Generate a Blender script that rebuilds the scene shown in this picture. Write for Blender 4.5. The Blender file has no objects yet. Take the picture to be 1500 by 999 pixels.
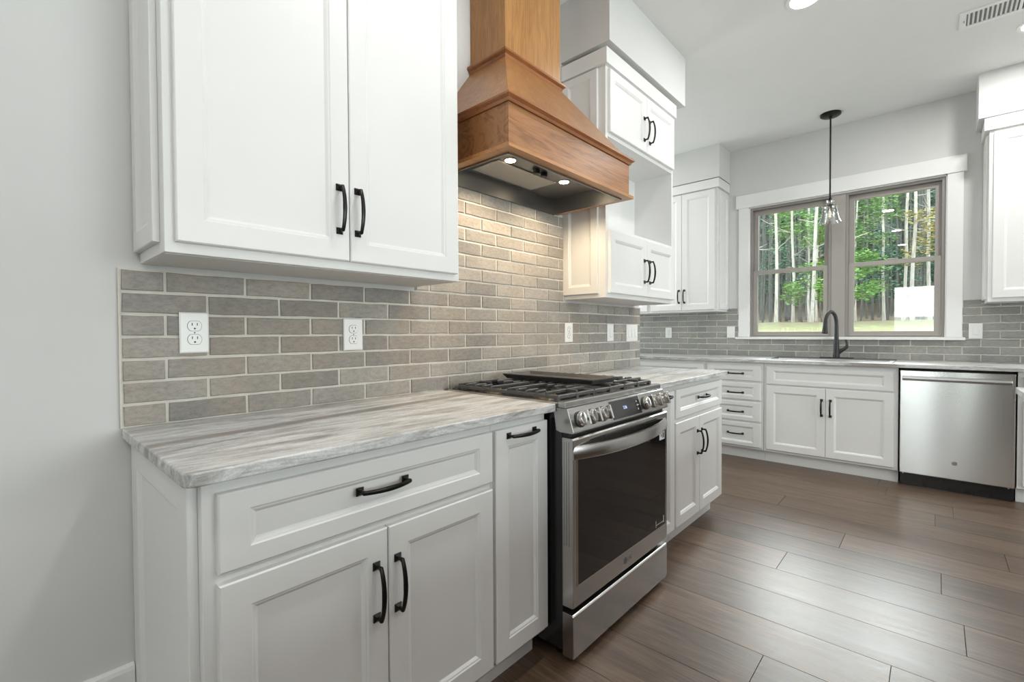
import bpy, bmesh, math, random
from mathutils import Vector, Matrix
random.seed(7)
SC = bpy.context.scene
COL = SC.collection
PI = math.pi

# ------------------------------------------------------------------ camera
cam_d = bpy.data.cameras.new('camera')
cam_d.sensor_fit = 'HORIZONTAL'
cam_d.sensor_width = 36.0
cam_d.lens = 683.116 / 1500 * 36.0
cam_d.clip_start = 0.05
cam_d.clip_end = 300
cam = bpy.data.objects.new('camera', cam_d)
COL.objects.link(cam)
F = Vector((0.74003981, 0.67233277, -0.01759909))
Rr = Vector((0.67235677, -0.74020755, -0.00539914))
U = Vector((0.016657, 0.00783729, 0.99983055))
cam.matrix_world = Matrix(((Rr.x, U.x, -F.x, -0.2172), (Rr.y, U.y, -F.y, -1.6103), (Rr.z, U.z, -F.z, 1.1643), (0, 0, 0, 1)))
SC.camera = cam

# ------------------------------------------------------------------ light, exposure
SC.view_settings.view_transform = 'Standard'
SC.view_settings.look = 'None'
SC.view_settings.gamma = 1.0
SC.view_settings.use_curve_mapping = False
SC.view_settings.exposure = 0.0
SC.cycles.use_denoising = True
SC.cycles.max_bounces = 10
SC.cycles.diffuse_bounces = 5
SC.cycles.glossy_bounces = 5
SC.cycles.transparent_max_bounces = 16
SC.cycles.sample_clamp_indirect = 6.0
SC.cycles.caustics_reflective = False
SC.cycles.caustics_refractive = False

W = bpy.data.worlds.new('overcast_sky')
SC.world = W
W.use_nodes = True
bg = W.node_tree.nodes['Background']
bg.inputs['Color'].default_value = (0.90, 0.97, 1.0, 1)
bg.inputs['Strength'].default_value = 3.3


def area(name, loc, size, power, color, rot, shape='RECTANGLE', spread=None):
    L = bpy.data.lights.new(name, 'AREA')
    L.shape = shape
    L.size = size[0]
    L.size_y = size[1]
    L.energy = power
    L.color = color
    if spread:
        L.spread = spread
    o = bpy.data.objects.new(name, L)
    o.location = loc
    o.rotation_euler = rot
    COL.objects.link(o)
    return o


H = 3.042
DAY = (0.93, 0.97, 1.0)
# daylight at the rear windows; unseen patio and hall lamps added as fill
area('daylight_rear_window', (-4.62, -1.24, 1.88), (0.76, 0.80), 12, DAY, (0, -PI / 2, 0))
area('daylight_rear_sidelight', (-4.62, -2.065, 1.88), (0.76, 0.27), 4, DAY, (0, -PI / 2, 0))
area('fill_patio_door', (1.2, -5.34, 1.12), (3.2, 2.15), 145, DAY, (PI / 2, 0, 0))
area('fill_hall_window', (3.95, 2.70, 1.6), (1.3, 1.5), 38, DAY, (-PI / 2, 0, 0))
# sky patch lamp added above the view for sheen through the sink window
area('sky_patch_sink_window', (15.0, -0.9, 7.4), (3.8, 10.0), 2700, DAY, (0, math.radians(59), 0))
CAN_POWER = 9.5
CANS = [(2.88, -1.045), (0.93, -1.05), (-1.03, -1.05), (-2.99, -1.05), (4.09, -2.06), (4.09, -3.6), (4.0, 1.25), (2.89, -3.3), (0.93, -3.3), (-1.03, -3.3), (-2.99, -3.3)]  # unseen cans at the sink-wall end are added to brighten that side

# ------------------------------------------------------------------ materials
MATS = {}


def new_mat(name):
    m = bpy.data.materials.new(name)
    m.use_nodes = True
    nt = m.node_tree
    b = nt.nodes['Principled BSDF']
    MATS[name] = m
    return m, nt, b


def N(nt, kind, **kw):
    n = nt.nodes.new(kind)
    for k, v in kw.items():
        setattr(n, k, v)
    return n


def L(nt, a, b):
    nt.links.new(a, b)


def coords(nt, scale=(1, 1, 1), rot=(0, 0, 0), which='Object'):
    tc = N(nt, 'ShaderNodeTexCoord')
    mp = N(nt, 'ShaderNodeMapping')
    mp.inputs['Scale'].default_value = scale
    mp.inputs['Rotation'].default_value = rot
    L(nt, tc.outputs[which], mp.inputs['Vector'])
    return mp.outputs['Vector']


def noise(nt, vec, scale, detail=4, rough=0.55, dist=0.0):
    n = N(nt, 'ShaderNodeTexNoise')
    n.inputs['Scale'].default_value = scale
    n.inputs['Detail'].default_value = detail
    n.inputs['Roughness'].default_value = rough
    n.inputs['Distortion'].default_value = dist
    if vec is not None:
        L(nt, vec, n.inputs['Vector'])
    return n.outputs['Fac']


def ramp(nt, fac, stops, interp='LINEAR'):
    r = N(nt, 'ShaderNodeValToRGB')
    r.color_ramp.interpolation = interp
    e = r.color_ramp.elements
    while len(e) > len(stops):
        e.remove(e[-1])
    while len(e) < len(stops):
        e.new(0.5)
    for i, (p, c) in enumerate(stops):
        e[i].position = p
        e[i].color = (c[0], c[1], c[2], 1) if not isinstance(c, (int, float)) else (c, c, c, 1)
    L(nt, fac, r.inputs['Fac'])
    return r.outputs['Color']


def mix(nt, fac, a, b, mode='MIX'):
    m = N(nt, 'ShaderNodeMix', data_type='RGBA', blend_type=mode)
    if isinstance(fac, (int, float)):
        m.inputs['Factor'].default_value = fac
    else:
        L(nt, fac, m.inputs['Factor'])
    for s, v in (('A', a), ('B', b)):
        i = [x for x in m.inputs if x.name == s and x.type == 'RGBA'][0]
        if isinstance(v, tuple):
            i.default_value = (v[0], v[1], v[2], 1)
        else:
            L(nt, v, i)
    return [x for x in m.outputs if x.type == 'RGBA'][0]


def bump(nt, b, height, strength, dist=0.002):
    n = N(nt, 'ShaderNodeBump')
    n.inputs['Strength'].default_value = strength
    n.inputs['Distance'].default_value = dist
    L(nt, height, n.inputs['Height'])
    L(nt, n.outputs['Normal'], b.inputs['Normal'])


def simple(name, col, rough=0.5, metal=0.0, var=0.0, vscale=6, bmp=0.0, bscale=200, spec=None, coat=0.0):
    m, nt, b = new_mat(name)
    b.inputs['Roughness'].default_value = rough
    b.inputs['Metallic'].default_value = metal
    if coat:
        b.inputs['Coat Weight'].default_value = coat
        b.inputs['Coat Roughness'].default_value = 0.1
    if spec is not None:
        b.inputs['Specular IOR Level'].default_value = spec
    v = coords(nt)
    f = noise(nt, v, vscale, 3)
    lo = tuple(c * (1 - var) for c in col)
    hi = tuple(min(1, c * (1 + var)) for c in col)
    L(nt, ramp(nt, f, [(0.3, lo), (0.7, hi)]), b.inputs['Base Color'])
    if bmp:
        bump(nt, b, noise(nt, v, bscale, 2), bmp, 0.0008)
    return m


M_WALL = simple('wall_paint', (0.67, 0.67, 0.664), 0.75, var=0.012, bmp=0.08, bscale=260)
M_CEIL = simple('ceiling_paint', (0.80, 0.80, 0.79), 0.85, var=0.01, bmp=0.08, bscale=200)
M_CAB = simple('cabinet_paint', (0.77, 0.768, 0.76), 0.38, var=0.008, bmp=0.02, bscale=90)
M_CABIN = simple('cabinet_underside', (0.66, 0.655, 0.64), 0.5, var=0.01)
M_TRIM = simple('trim_paint', (0.84, 0.84, 0.835), 0.4, var=0.005)
M_BRONZE = simple('dark_bronze', (0.028, 0.026, 0.025), 0.33, 0.85, var=0.25, vscale=30)
M_BLACK = simple('black_enamel', (0.014, 0.014, 0.015), 0.16, var=0.1)
M_MATBLACK = simple('matte_black', (0.02, 0.02, 0.021), 0.42, var=0.15, vscale=20)
M_GAP = simple('black_plastic', (0.01, 0.01, 0.01), 0.6)
M_IRON = simple('cast_iron', (0.095, 0.093, 0.092), 0.34, 0.35, var=0.2, vscale=40, bmp=0.3, bscale=500)
M_CHROME = simple('chrome', (0.78, 0.77, 0.76), 0.10, 1.0)
M_GUN = simple('hood_liner_steel', (0.30, 0.30, 0.30), 0.38, 1.0, var=0.08, vscale=3)
M_FILT = simple('filter_mesh_steel', (0.62, 0.60, 0.56), 0.55, 0.6, bmp=0.5, bscale=900)
M_BRASS = simple('burner_brass', (0.72, 0.56, 0.34), 0.35, 0.9, var=0.15, vscale=30)
M_PLATE = simple('white_plastic', (0.86, 0.86, 0.85), 0.35)
M_SASH = simple('taupe_vinyl', (0.37, 0.345, 0.32), 0.5, var=0.02)
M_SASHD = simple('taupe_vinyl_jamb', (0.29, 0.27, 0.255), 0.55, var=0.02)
M_DARKHOLE = simple('vent_shadow', (0.25, 0.25, 0.25), 0.9)
M_TICKET = simple('paper_tag', (0.75, 0.75, 0.75), 0.6)
M_INK = simple('grey_ink', (0.12, 0.12, 0.12), 0.5)
M_MORTAR = simple('mortar_light', (0.68, 0.65, 0.59), 0.9, var=0.06, vscale=40, bmp=0.4, bscale=300)


def brushed(name, col, rough, axis, wav=0.0, aniso=0.5):
    m, nt, b = new_mat(name)
    b.inputs['Metallic'].default_value = 1.0
    sc = [600, 600, 600]
    sc[axis] = 4
    v = coords(nt, tuple(sc))
    f = noise(nt, v, 1.0, 2)
    L(nt, ramp(nt, f, [(0.3, tuple(c * 0.93 for c in col)), (0.7, tuple(min(1, c * 1.05) for c in col))]), b.inputs['Base Color'])
    mr = N(nt, 'ShaderNodeMapRange')
    mr.inputs['To Min'].default_value = rough * 0.85
    mr.inputs['To Max'].default_value = rough * 1.15
    L(nt, f, mr.inputs['Value'])
    L(nt, mr.outputs['Result'], b.inputs['Roughness'])
    if wav:
        v2 = coords(nt, (1, 2.2, 0.55))
        bump(nt, b, noise(nt, v2, 1.6, 1), 1.0, wav)
    return m


M_SS = brushed('stainless_range', (0.50, 0.49, 0.48), 0.24, 0)
M_SSD = brushed('stainless_dishwasher', (0.84, 0.84, 0.84), 0.18, 1, wav=0.006)
_b = M_SSD.node_tree.nodes['Principled BSDF']
_b.inputs['Anisotropic'].default_value = 0.96
_b.inputs['Anisotropic Rotation'].default_value = 0.25
_t = M_SSD.node_tree.nodes.new('ShaderNodeTangent')
_t.direction_type = 'RADIAL'
_t.axis = 'Z'
M_SSD.node_tree.links.new(_t.outputs[0], _b.inputs['Tangent'])
M_SINKRIM = simple('dark_sink_rim', (0.16, 0.16, 0.16), 0.5, 0.6)
M_SINK = brushed('stainless_sink', (0.45, 0.45, 0.45), 0.3, 1)


def emit(name, col, strength):
    m, nt, b = new_mat(name)
    b.inputs['Base Color'].default_value = (0, 0, 0, 1)
    b.inputs['Emission Color'].default_value = (*col, 1)
    b.inputs['Emission Strength'].default_value = strength
    return m


M_LED = emit('warm_led_lens', (1.0, 0.80, 0.52), 30)
M_CANLENS = emit('can_lens', (1.0, 0.97, 0.92), 14)
M_DISPLAY = emit('display_digits', (0.55, 0.62, 1.0), 1.6)
M_FIL = emit('bulb_filament', (1.0, 0.72, 0.42), 6)


def glass(name, tint=(1, 1, 1), rough=0.0, base=0.04, grazing=0.9):
    m = bpy.data.materials.new(name)
    m.use_nodes = True
    nt = m.node_tree
    nt.nodes.clear()
    out = N(nt, 'ShaderNodeOutputMaterial')
    tr = N(nt, 'ShaderNodeBsdfTransparent')
    tr.inputs['Color'].default_value = (*tint, 1)
    gl = N(nt, 'ShaderNodeBsdfGlossy')
    gl.inputs['Roughness'].default_value = rough
    gl.inputs['Color'].default_value = (1, 1, 1, 1)
    lw = N(nt, 'ShaderNodeLayerWeight')
    lw.inputs['Blend'].default_value = 0.35
    mr = N(nt, 'ShaderNodeMapRange')
    mr.inputs['To Min'].default_value = base
    mr.inputs['To Max'].default_value = grazing
    L(nt, lw.outputs['Fresnel'], mr.inputs['Value'])
    ms = N(nt, 'ShaderNodeMixShader')
    L(nt, mr.outputs['Result'], ms.inputs['Fac'])
    L(nt, tr.outputs[0], ms.inputs[1])
    L(nt, gl.outputs[0], ms.inputs[2])
    L(nt, ms.outputs[0], out.inputs['Surface'])
    return m


M_PANE = glass('window_pane_glass', (0.97, 0.99, 0.97), 0.0, 0.05, 0.6)
M_SHADE = glass('clear_shade_glass', (0.97, 0.98, 0.975), 0.08, 0.16, 0.9)


def oven_glass():
    m, nt, b = new_mat('oven_door_glass')
    b.inputs['Base Color'].default_value = (0.012, 0.011, 0.011, 1)
    b.inputs['Roughness'].default_value = 0.04
    b.inputs['Specular IOR Level'].default_value = 0.45
    return m


M_OVEN = oven_glass()
M_PANEL = simple('black_display_glass', (0.02, 0.02, 0.022), 0.08)


def brick(name, lo, hi, warm):
    m, nt, b = new_mat(name)
    b.inputs['Roughness'].default_value = 0.72
    geo = N(nt, 'ShaderNodeNewGeometry')
    v = coords(nt)
    f1 = noise(nt, v, 5.0, 3)
    isl = ramp(nt, geo.outputs['Random Per Island'], [(0.0, lo), (1.0, hi)])
    big = ramp(nt, f1, [(0.35, (0.88, 0.88, 0.88)), (0.7, (1.10, 1.07, 1.03))])
    c = mix(nt, 1.0, isl, big, 'MULTIPLY')
    c = mix(nt, ramp(nt, noise(nt, v, 2.3, 2), [(0.5, 0.0), (0.75, 0.7)]), c, warm)
    sp = ramp(nt, noise(nt, coords(nt, (0.45, 1, 1)), 85, 8, 0.8), [(0.32, (0.72, 0.72, 0.72)), (0.50, (1.0, 1.0, 1.0)), (0.68, (1.22, 1.21, 1.18))])
    c = mix(nt, 1.0, c, sp, 'MULTIPLY')
    L(nt, c, b.inputs['Base Color'])
    bump(nt, b, noise(nt, v, 110, 6, 0.7), 0.7, 0.003)
    return m


M_BRICK = brick('grey_brick_stove', (0.262, 0.250, 0.240), (0.40, 0.376, 0.348), (0.37, 0.30, 0.235))
M_BRICK2 = brick('grey_brick_sink', (0.27, 0.272, 0.262), (0.36, 0.36, 0.345), (0.32, 0.322, 0.305))


def stone(name, axis):
    m, nt, b = new_mat(name)
    b.inputs['Roughness'].default_value = 0.36
    sc = (3.2, 19, 19) if axis == 0 else (19, 3.2, 19)
    rot = (0, 0, 0.10) if axis == 0 else (0, 0, -0.10)
    v = coords(nt, sc, rot)
    n1 = noise(nt, v, 0.9, 9, 0.70, 1.1)
    c = ramp(nt, n1, [(0.28, (0.22, 0.212, 0.20)), (0.43, (0.45, 0.445, 0.435)), (0.53, (0.63, 0.632, 0.63)), (0.70, (0.77, 0.775, 0.775))])
    n2 = noise(nt, v, 3.2, 8, 0.75, 1.2)
    c = mix(nt, 1.0, c, ramp(nt, n2, [(0.34, (0.60, 0.59, 0.58)), (0.50, (0.97, 0.97, 0.97)), (0.66, (1.14, 1.14, 1.14))]), 'MULTIPLY')
    # one bold taupe vein that wanders along the run
    sep = N(nt, 'ShaderNodeSeparateXYZ')
    L(nt, coords(nt), sep.inputs[0])
    wob = noise(nt, coords(nt, (2.2, 2.2, 2.2)), 1.0, 5, 0.6)

    def m2(op, a_, b_):
        n = N(nt, 'ShaderNodeMath', operation=op)
        for i_, q_ in enumerate((a_, b_)):
            if q_ is None:
                continue
            if isinstance(q_, (int, float)):
                n.inputs[i_].default_value = q_
            else:
                L(nt, q_, n.inputs[i_])
        return n.outputs[0]
    along, across = (sep.outputs['X'], sep.outputs['Y']) if axis == 0 else (sep.outputs['Y'], sep.outputs['X'])
    base_ = -0.31 if axis == 0 else 4.47
    t_ = m2('SUBTRACT', m2('SUBTRACT', across, m2('MULTIPLY', along, 0.12)), base_)
    t_ = m2('ADD', t_, m2('MULTIPLY', m2('SUBTRACT', wob, 0.5), 0.07))
    t_ = m2('ABSOLUTE', t_, None)
    band = ramp(nt, m2('ADD', t_, m2('MULTIPLY', m2('SUBTRACT', n2, 0.5), 0.03)), [(0.0, 0.92), (0.017, 0.80), (0.034, 0.0)])
    c = mix(nt, band, c, (0.26, 0.232, 0.205))
    n4 = noise(nt, coords(nt, (60, 60, 60)), 4, 4, 0.7)
    c = mix(nt, 1.0, c, ramp(nt, n4, [(0.3, (0.86, 0.86, 0.86)), (0.7, (1.10, 1.10, 1.10))]), 'MULTIPLY')
    L(nt, c, b.inputs['Base Color'])
    return m


M_STONE = stone('grey_veined_quartzite', 0)
M_STONE2 = stone('grey_veined_quartzite_sink', 1)


def wood(name, axis, dark, midc, light, ring=1.0, rough=0.33, rot=(0, 0, 0), cath=0.5):
    m, nt, b = new_mat(name)
    b.inputs['Roughness'].default_value = rough
    sc = [9, 9, 9]
    sc[axis] = 0.9
    v = coords(nt, tuple(sc), rot)
    f = noise(nt, v, 1.0 * ring, 6, 0.6, 1.2)
    wv = N(nt, 'ShaderNodeMath', operation='MULTIPLY')
    wv.inputs[1].default_value = 5.0
    L(nt, f, wv.inputs[0])
    fr = N(nt, 'ShaderNodeMath', operation='PINGPONG')
    fr.inputs[1].default_value = 0.5
    L(nt, wv.outputs[0], fr.inputs[0])
    rings = N(nt, 'ShaderNodeMath', operation='MULTIPLY')
    rings.inputs[1].default_value = 2.0
    L(nt, fr.outputs[0], rings.inputs[0])
    base = ramp(nt, noise(nt, v, 0.5, 3), [(0.3, midc), (0.7, light)])
    c = mix(nt, cath, base, ramp(nt, rings.outputs[0], [(0.0, dark), (0.35, midc), (1.0, light)]))
    sc2 = [260, 260, 260]
    sc2[axis] = 5
    fg = noise(nt, coords(nt, tuple(sc2), rot), 1.0, 3, 0.6)
    c = mix(nt, 1.0, c, ramp(nt, fg, [(0.32, (0.74, 0.70, 0.66)), (0.55, (1.02, 1.02, 1.02))]), 'MULTIPLY')
    L(nt, c, b.inputs['Base Color'])
    bump(nt, b, fg, 0.08, 0.0006)
    return m


CH_D, CH_M, CH_L = (0.10, 0.036, 0.009), (0.27, 0.108, 0.032), (0.39, 0.175, 0.060)
M_CHX = wood('cherry_horizontal_grain', 0, CH_D, CH_M, CH_L)
M_CHZ = wood('cherry_vertical_grain', 2, (0.24, 0.10, 0.026), (0.35, 0.158, 0.045), (0.50, 0.265, 0.095), ring=2.2, cath=0.3)
M_CHS = wood('cherry_slope_grain', 2, (0.19, 0.076, 0.020), (0.29, 0.124, 0.037), (0.40, 0.195, 0.068), ring=1.4, rot=(0, 0.35, 0), cath=0.4)
M_CHTRIM = wood('cherry_trim', 0, (0.16, 0.05, 0.014), (0.28, 0.10, 0.030), (0.36, 0.14, 0.046), ring=1.2, cath=0.3)
M_CHLIP = wood('cherry_lip_lit', 0, (0.30, 0.12, 0.03), (0.42, 0.18, 0.05), (0.50, 0.24, 0.08), ring=1.2, cath=0.3)  # brighter golden tone paints the hood lamps' light onto the lip
M_ISLAND = wood('island_stained_wood', 2, (0.07, 0.045, 0.03), (0.12, 0.08, 0.055), (0.17, 0.115, 0.08), rough=0.4)


def floor_mat():
    m, nt, b = new_mat('wood_plank_floor')
    geo = N(nt, 'ShaderNodeNewGeometry')
    rnd = geo.outputs['Random Per Island']
    v0 = coords(nt, (1, 1, 1))
    off = N(nt, 'ShaderNodeCombineXYZ')
    mm = N(nt, 'ShaderNodeMath', operation='MULTIPLY')
    mm.inputs[1].default_value = 37.0
    L(nt, rnd, mm.inputs[0])
    L(nt, mm.outputs[0], off.inputs[0])
    L(nt, mm.outputs[0], off.inputs[1])
    add = N(nt, 'ShaderNodeVectorMath', operation='ADD')
    L(nt, v0, add.inputs[0])
    L(nt, off.outputs[0], add.inputs[1])
    def st(sx, sy):
        mp = N(nt, 'ShaderNodeMapping')
        mp.inputs['Scale'].default_value = (sx, sy, 1)
        L(nt, add.outputs[0], mp.inputs['Vector'])
        return mp.outputs['Vector']
    g1 = noise(nt, st(16, 1.6), 1.0, 8, 0.68, 1.6)
    c = ramp(nt, g1, [(0.25, (0.046, 0.028, 0.018)), (0.5, (0.112, 0.071, 0.046)), (0.75, (0.185, 0.125, 0.084))])
    g2 = noise(nt, st(150, 5), 1.0, 3, 0.6)
    c = mix(nt, 1.0, c, ramp(nt, g2, [(0.3, (0.60, 0.60, 0.60)), (0.65, (1.16, 1.16, 1.16))]), 'MULTIPLY')
    tone = ramp(nt, rnd, [(0.0, (0.80, 0.80, 0.80)), (0.5, (1.0, 0.99, 0.98)), (1.0, (1.22, 1.18, 1.13))])
    c = mix(nt, 1.0, c, tone, 'MULTIPLY')
    L(nt, c, b.inputs['Base Color'])
    b.inputs['Roughness'].default_value = 0.36
    mr = N(nt, 'ShaderNodeMapRange')
    mr.inputs['To Min'].default_value = 0.30
    mr.inputs['To Max'].default_value = 0.46
    L(nt, g1, mr.inputs['Value'])
    L(nt, mr.outputs['Result'], b.inputs['Roughness'])
    b.inputs['Specular IOR Level'].default_value = 0.8
    bump(nt, b, g2, 0.15, 0.0008)
    return m


M_FLOOR = floor_mat()
M_SEAM = simple('floor_seam', (0.04, 0.032, 0.026), 0.9)


def bark(name, lo, hi):
    m, nt, b = new_mat(name)
    b.inputs['Roughness'].default_value = 0.9
    v = coords(nt, (8, 8, 1.6))
    L(nt, ramp(nt, noise(nt, v, 1.5, 5, 0.7), [(0.3, lo), (0.65, hi)]), b.inputs['Base Color'])
    return m


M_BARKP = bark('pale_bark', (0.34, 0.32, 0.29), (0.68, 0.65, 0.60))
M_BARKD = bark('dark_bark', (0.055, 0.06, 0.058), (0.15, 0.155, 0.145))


def leafm(name, lo, hi):
    m, nt, b = new_mat(name)
    b.inputs['Roughness'].default_value = 0.6
    geo = N(nt, 'ShaderNodeNewGeometry')
    L(nt, ramp(nt, geo.outputs['Random Per Island'], [(0.0, lo), (1.0, hi)]), b.inputs['Base Color'])
    b.inputs['Subsurface Weight'].default_value = 0.0
    return m


M_LEAF = leafm('bright_green_leaves', (0.10, 0.26, 0.05), (0.30, 0.52, 0.14))
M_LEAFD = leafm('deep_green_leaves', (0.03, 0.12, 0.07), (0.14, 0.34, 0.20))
M_LEAFY = leafm('yellowing_leaves', (0.30, 0.32, 0.08), (0.62, 0.50, 0.20))


def ground_mat():
    m, nt, b = new_mat('grass_and_leaf_litter')
    b.inputs['Roughness'].default_value = 0.95
    v = coords(nt)
    c = ramp(nt, noise(nt, v, 3.0, 6, 0.7), [(0.35, (0.24, 0.19, 0.13)), (0.5, (0.22, 0.22, 0.11)), (0.7, (0.27, 0.34, 0.16))])
    sep = N(nt, 'ShaderNodeSeparateXYZ')
    L(nt, v, sep.inputs[0])
    mr = N(nt, 'ShaderNodeMapRange')
    mr.inputs['From Min'].default_value = 18.0
    mr.inputs['From Max'].default_value = 24.5
    L(nt, sep.outputs['X'], mr.inputs['Value'])
    lit = ramp(nt, noise(nt, v, 5.0, 6, 0.75), [(0.3, (0.10, 0.075, 0.05)), (0.7, (0.28, 0.21, 0.14))])
    L(nt, mix(nt, mr.outputs['Result'], c, lit), b.inputs['Base Color'])
    return m


M_GROUND = ground_mat()
M_HILL = simple('wooded_slope', (0.05, 0.09, 0.06), 0.95, var=0.6, vscale=0.9)

# ------------------------------------------------------------------ mesh helpers


class MB:
    def __init__(s):
        s.v = []
        s.f = []

    def add(s, vs, fs):
        o = len(s.v)
        s.v += [tuple(v) for v in vs]
        s.f += [tuple(i + o for i in f) for f in fs]
        return s

    def box(s, x0, x1, y0, y1, z0, z1):
        x0, x1 = min(x0, x1), max(x0, x1)
        y0, y1 = min(y0, y1), max(y0, y1)
        z0, z1 = min(z0, z1), max(z0, z1)
        return s.add([(x0, y0, z0), (x1, y0, z0), (x1, y1, z0), (x0, y1, z0), (x0, y0, z1), (x1, y0, z1), (x1, y1, z1), (x0, y1, z1)],
                     [(3, 2, 1, 0), (4, 5, 6, 7), (0, 1, 5, 4), (1, 2, 6, 5), (2, 3, 7, 6), (3, 0, 4, 7)])

    def rings(s, rs, cap0=True, cap1=True):
        """rs = list of rings (equal length); joins them"""
        n = len(rs[0])
        o = len(s.v)
        for r in rs:
            s.v += [tuple(p) for p in r]
        for k in range(len(rs) - 1):
            for i in range(n):
                j = (i + 1) % n
                s.f.append((o + k * n + i, o + k * n + j, o + (k + 1) * n + j, o + (k + 1) * n + i))
        if cap0:
            s.f.append(tuple(o + i for i in reversed(range(n))))
        if cap1:
            s.f.append(tuple(o + (len(rs) - 1) * n + i for i in range(n)))
        return s

    def extrude(s, poly, axis, a, b):
        """poly = 2D points; extruded along axis between a and b"""
        def p(q, t):
            return {0: (t, q[0], q[1]), 1: (q[0], t, q[1]), 2: (q[0], q[1], t)}[axis]
        return s.rings([[p(q, a) for q in poly], [p(q, b) for q in poly]])

    def lathe(s, prof, c=(0, 0, 0), n=32, axis='Z', M=None, close=True):
        rs = []
        for r, h in prof:
            ring = []
            for i in range(n):
                a = 2 * PI * i / n
                p = Vector((r * math.cos(a), r * math.sin(a), h))
                if axis == 'Y':
                    p = Vector((p.x, p.z, p.y))
                elif axis == 'X':
                    p = Vector((p.z, p.x, p.y))
                if M is not None:
                    p = M @ p
                ring.append(p + Vector(c))
            rs.append(ring)
        return s.rings(rs, close, close)

    def tube(s, path, rad, n=10, flat=None, up=Vector((0, 0, 1))):
        path = [Vector(p) for p in path]
        if not isinstance(rad, (list, tuple)):
            rad = [rad] * len(path)
        rs = []
        prev = None
        for i, p in enumerate(path):
            a = path[max(0, i - 1)]
            b = path[min(len(path) - 1, i + 1)]
            t = (b - a).normalized()
            if prev is None:
                e = up if abs(t.dot(up)) < 0.9 else Vector((1, 0, 0))
                if abs(t.dot(e)) > 0.9:
                    e = Vector((0, 1, 0))
                x = (e - t * e.dot(t)).normalized()
            else:
                x = (prev - t * prev.dot(t)).normalized()
            prev = x
            y = t.cross(x)
            fl = flat or (1, 1)
            rs.append([p + x * math.cos(2 * PI * k / n) * rad[i] * fl[0] + y * math.sin(2 * PI * k / n) * rad[i] * fl[1] for k in range(n)])
        return s.rings(rs)

    def build(s, name, mat, parent=None, smooth=False, bevel=0.0, seg=2):
        me = bpy.data.meshes.new(name)
        me.from_pydata(s.v, [], s.f)
        me.validate()
        me.update()
        bm = bmesh.new()
        bm.from_mesh(me)
        bmesh.ops.recalc_face_normals(bm, faces=bm.faces)
        bm.to_mesh(me)
        bm.free()
        me.materials.append(mat)
        if smooth:
            for p in me.polygons:
                p.use_smooth = True
            try:
                me.set_sharp_from_angle(angle=math.radians(38))
            except Exception:
                pass
        o = bpy.data.objects.new(name, me)
        COL.objects.link(o)
        if parent is not None:
            o.parent = parent
        if bevel:
            b = o.modifiers.new('bevel', 'BEVEL')
            b.width = bevel
            b.segments = seg
            b.limit_method = 'ANGLE'
            b.angle_limit = math.radians(40)
        return o


def tag(o, label=None, cat=None, group=None, kind=None):
    if label:
        o['label'] = label
    if cat:
        o['category'] = cat
    if group:
        o['group'] = group
    if kind:
        o['kind'] = kind
    return o


def thing(name, label, cat, loc=(0, 0, 0), rz=0.0, group=None):
    o = bpy.data.objects.new(name, None)
    o.empty_display_size = 0.1
    COL.objects.link(o)
    o.location = loc
    o.rotation_euler = (0, 0, rz)
    return tag(o, label, cat, group)


def struct(o):
    o['kind'] = 'structure'
    return o


def copy_tree(o, parent=None):
    c = o.copy()
    COL.objects.link(c)
    if parent is not None:
        c.parent = parent
    for ch in list(o.children):
        copy_tree(ch, c)
    return c


# ------------------------------------------------------------------ room shell
X1 = 4.968       # window wall plane
XW = 2.94        # end of the stove wall
BX, RY, HY = -4.5, -5.2, 2.6


def plank_floor():
    x = 2.325 - 0.237 * 30
    mb = MB()
    joints = {0: -1.04, 2: -1.235, 3: -1.883, -3: -1.505, -4: -1.161}
    rnd = random.Random(3)
    g = 0.0005
    k = -30
    while x < X1 + 0.3:
        Ln = 1.52
        j = joints.get(k, rnd.uniform(-1.5, 0))
        y = j - Ln * 4
        while y < HY + 0.2:
            a, b = max(y, RY - 0.1), min(y + Ln, HY + 0.1)
            if b > a + 0.02:
                x0, x1 = x + g, x + 0.237 - g
                y0, y1 = a + g, b - g
                c = 0.0008
                mb.add([(x0, y0, -0.003), (x1, y0, -0.003), (x1, y1, -0.003), (x0, y1, -0.003),
                        (x0 + c, y0 + c, 0), (x1 - c, y0 + c, 0), (x1 - c, y1 - c, 0), (x0 + c, y1 - c, 0)],
                       [(4, 5, 6, 7), (0, 1, 5, 4), (1, 2, 6, 5), (2, 3, 7, 6), (3, 0, 4, 7)])
            y += Ln
        x += 0.237
        k += 1
    fl = struct(mb.build('floor', M_FLOOR))
    sub = MB().box(BX - 0.2, X1 + 0.15, RY - 0.2, HY + 0.2, -0.12, -0.0025).build('subfloor', M_SEAM, fl)
    return fl


plank_floor()
struct(MB().box(BX - 0.2, X1 + 0.16, RY - 0.2, HY + 0.2, H, H + 0.12).build('ceiling', M_CEIL))
struct(MB().box(BX - 0.14, XW, 0, 0.13, 0, H).build('wall_stove', M_WALL))
# window wall with the opening
WY0, WY1, WZ0, WZ1 = -1.672, -0.190, 1.108, 2.425
wl = MB()
wl.box(X1, X1 + 0.15, RY, WY0, 0, H).box(X1, X1 + 0.15, WY1, HY, 0, H)
wl.box(X1, X1 + 0.15, WY0, WY1, 0, WZ0).box(X1, X1 + 0.15, WY0, WY1, WZ1, H)
struct(wl.build('wall_window', M_WALL))
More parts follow.
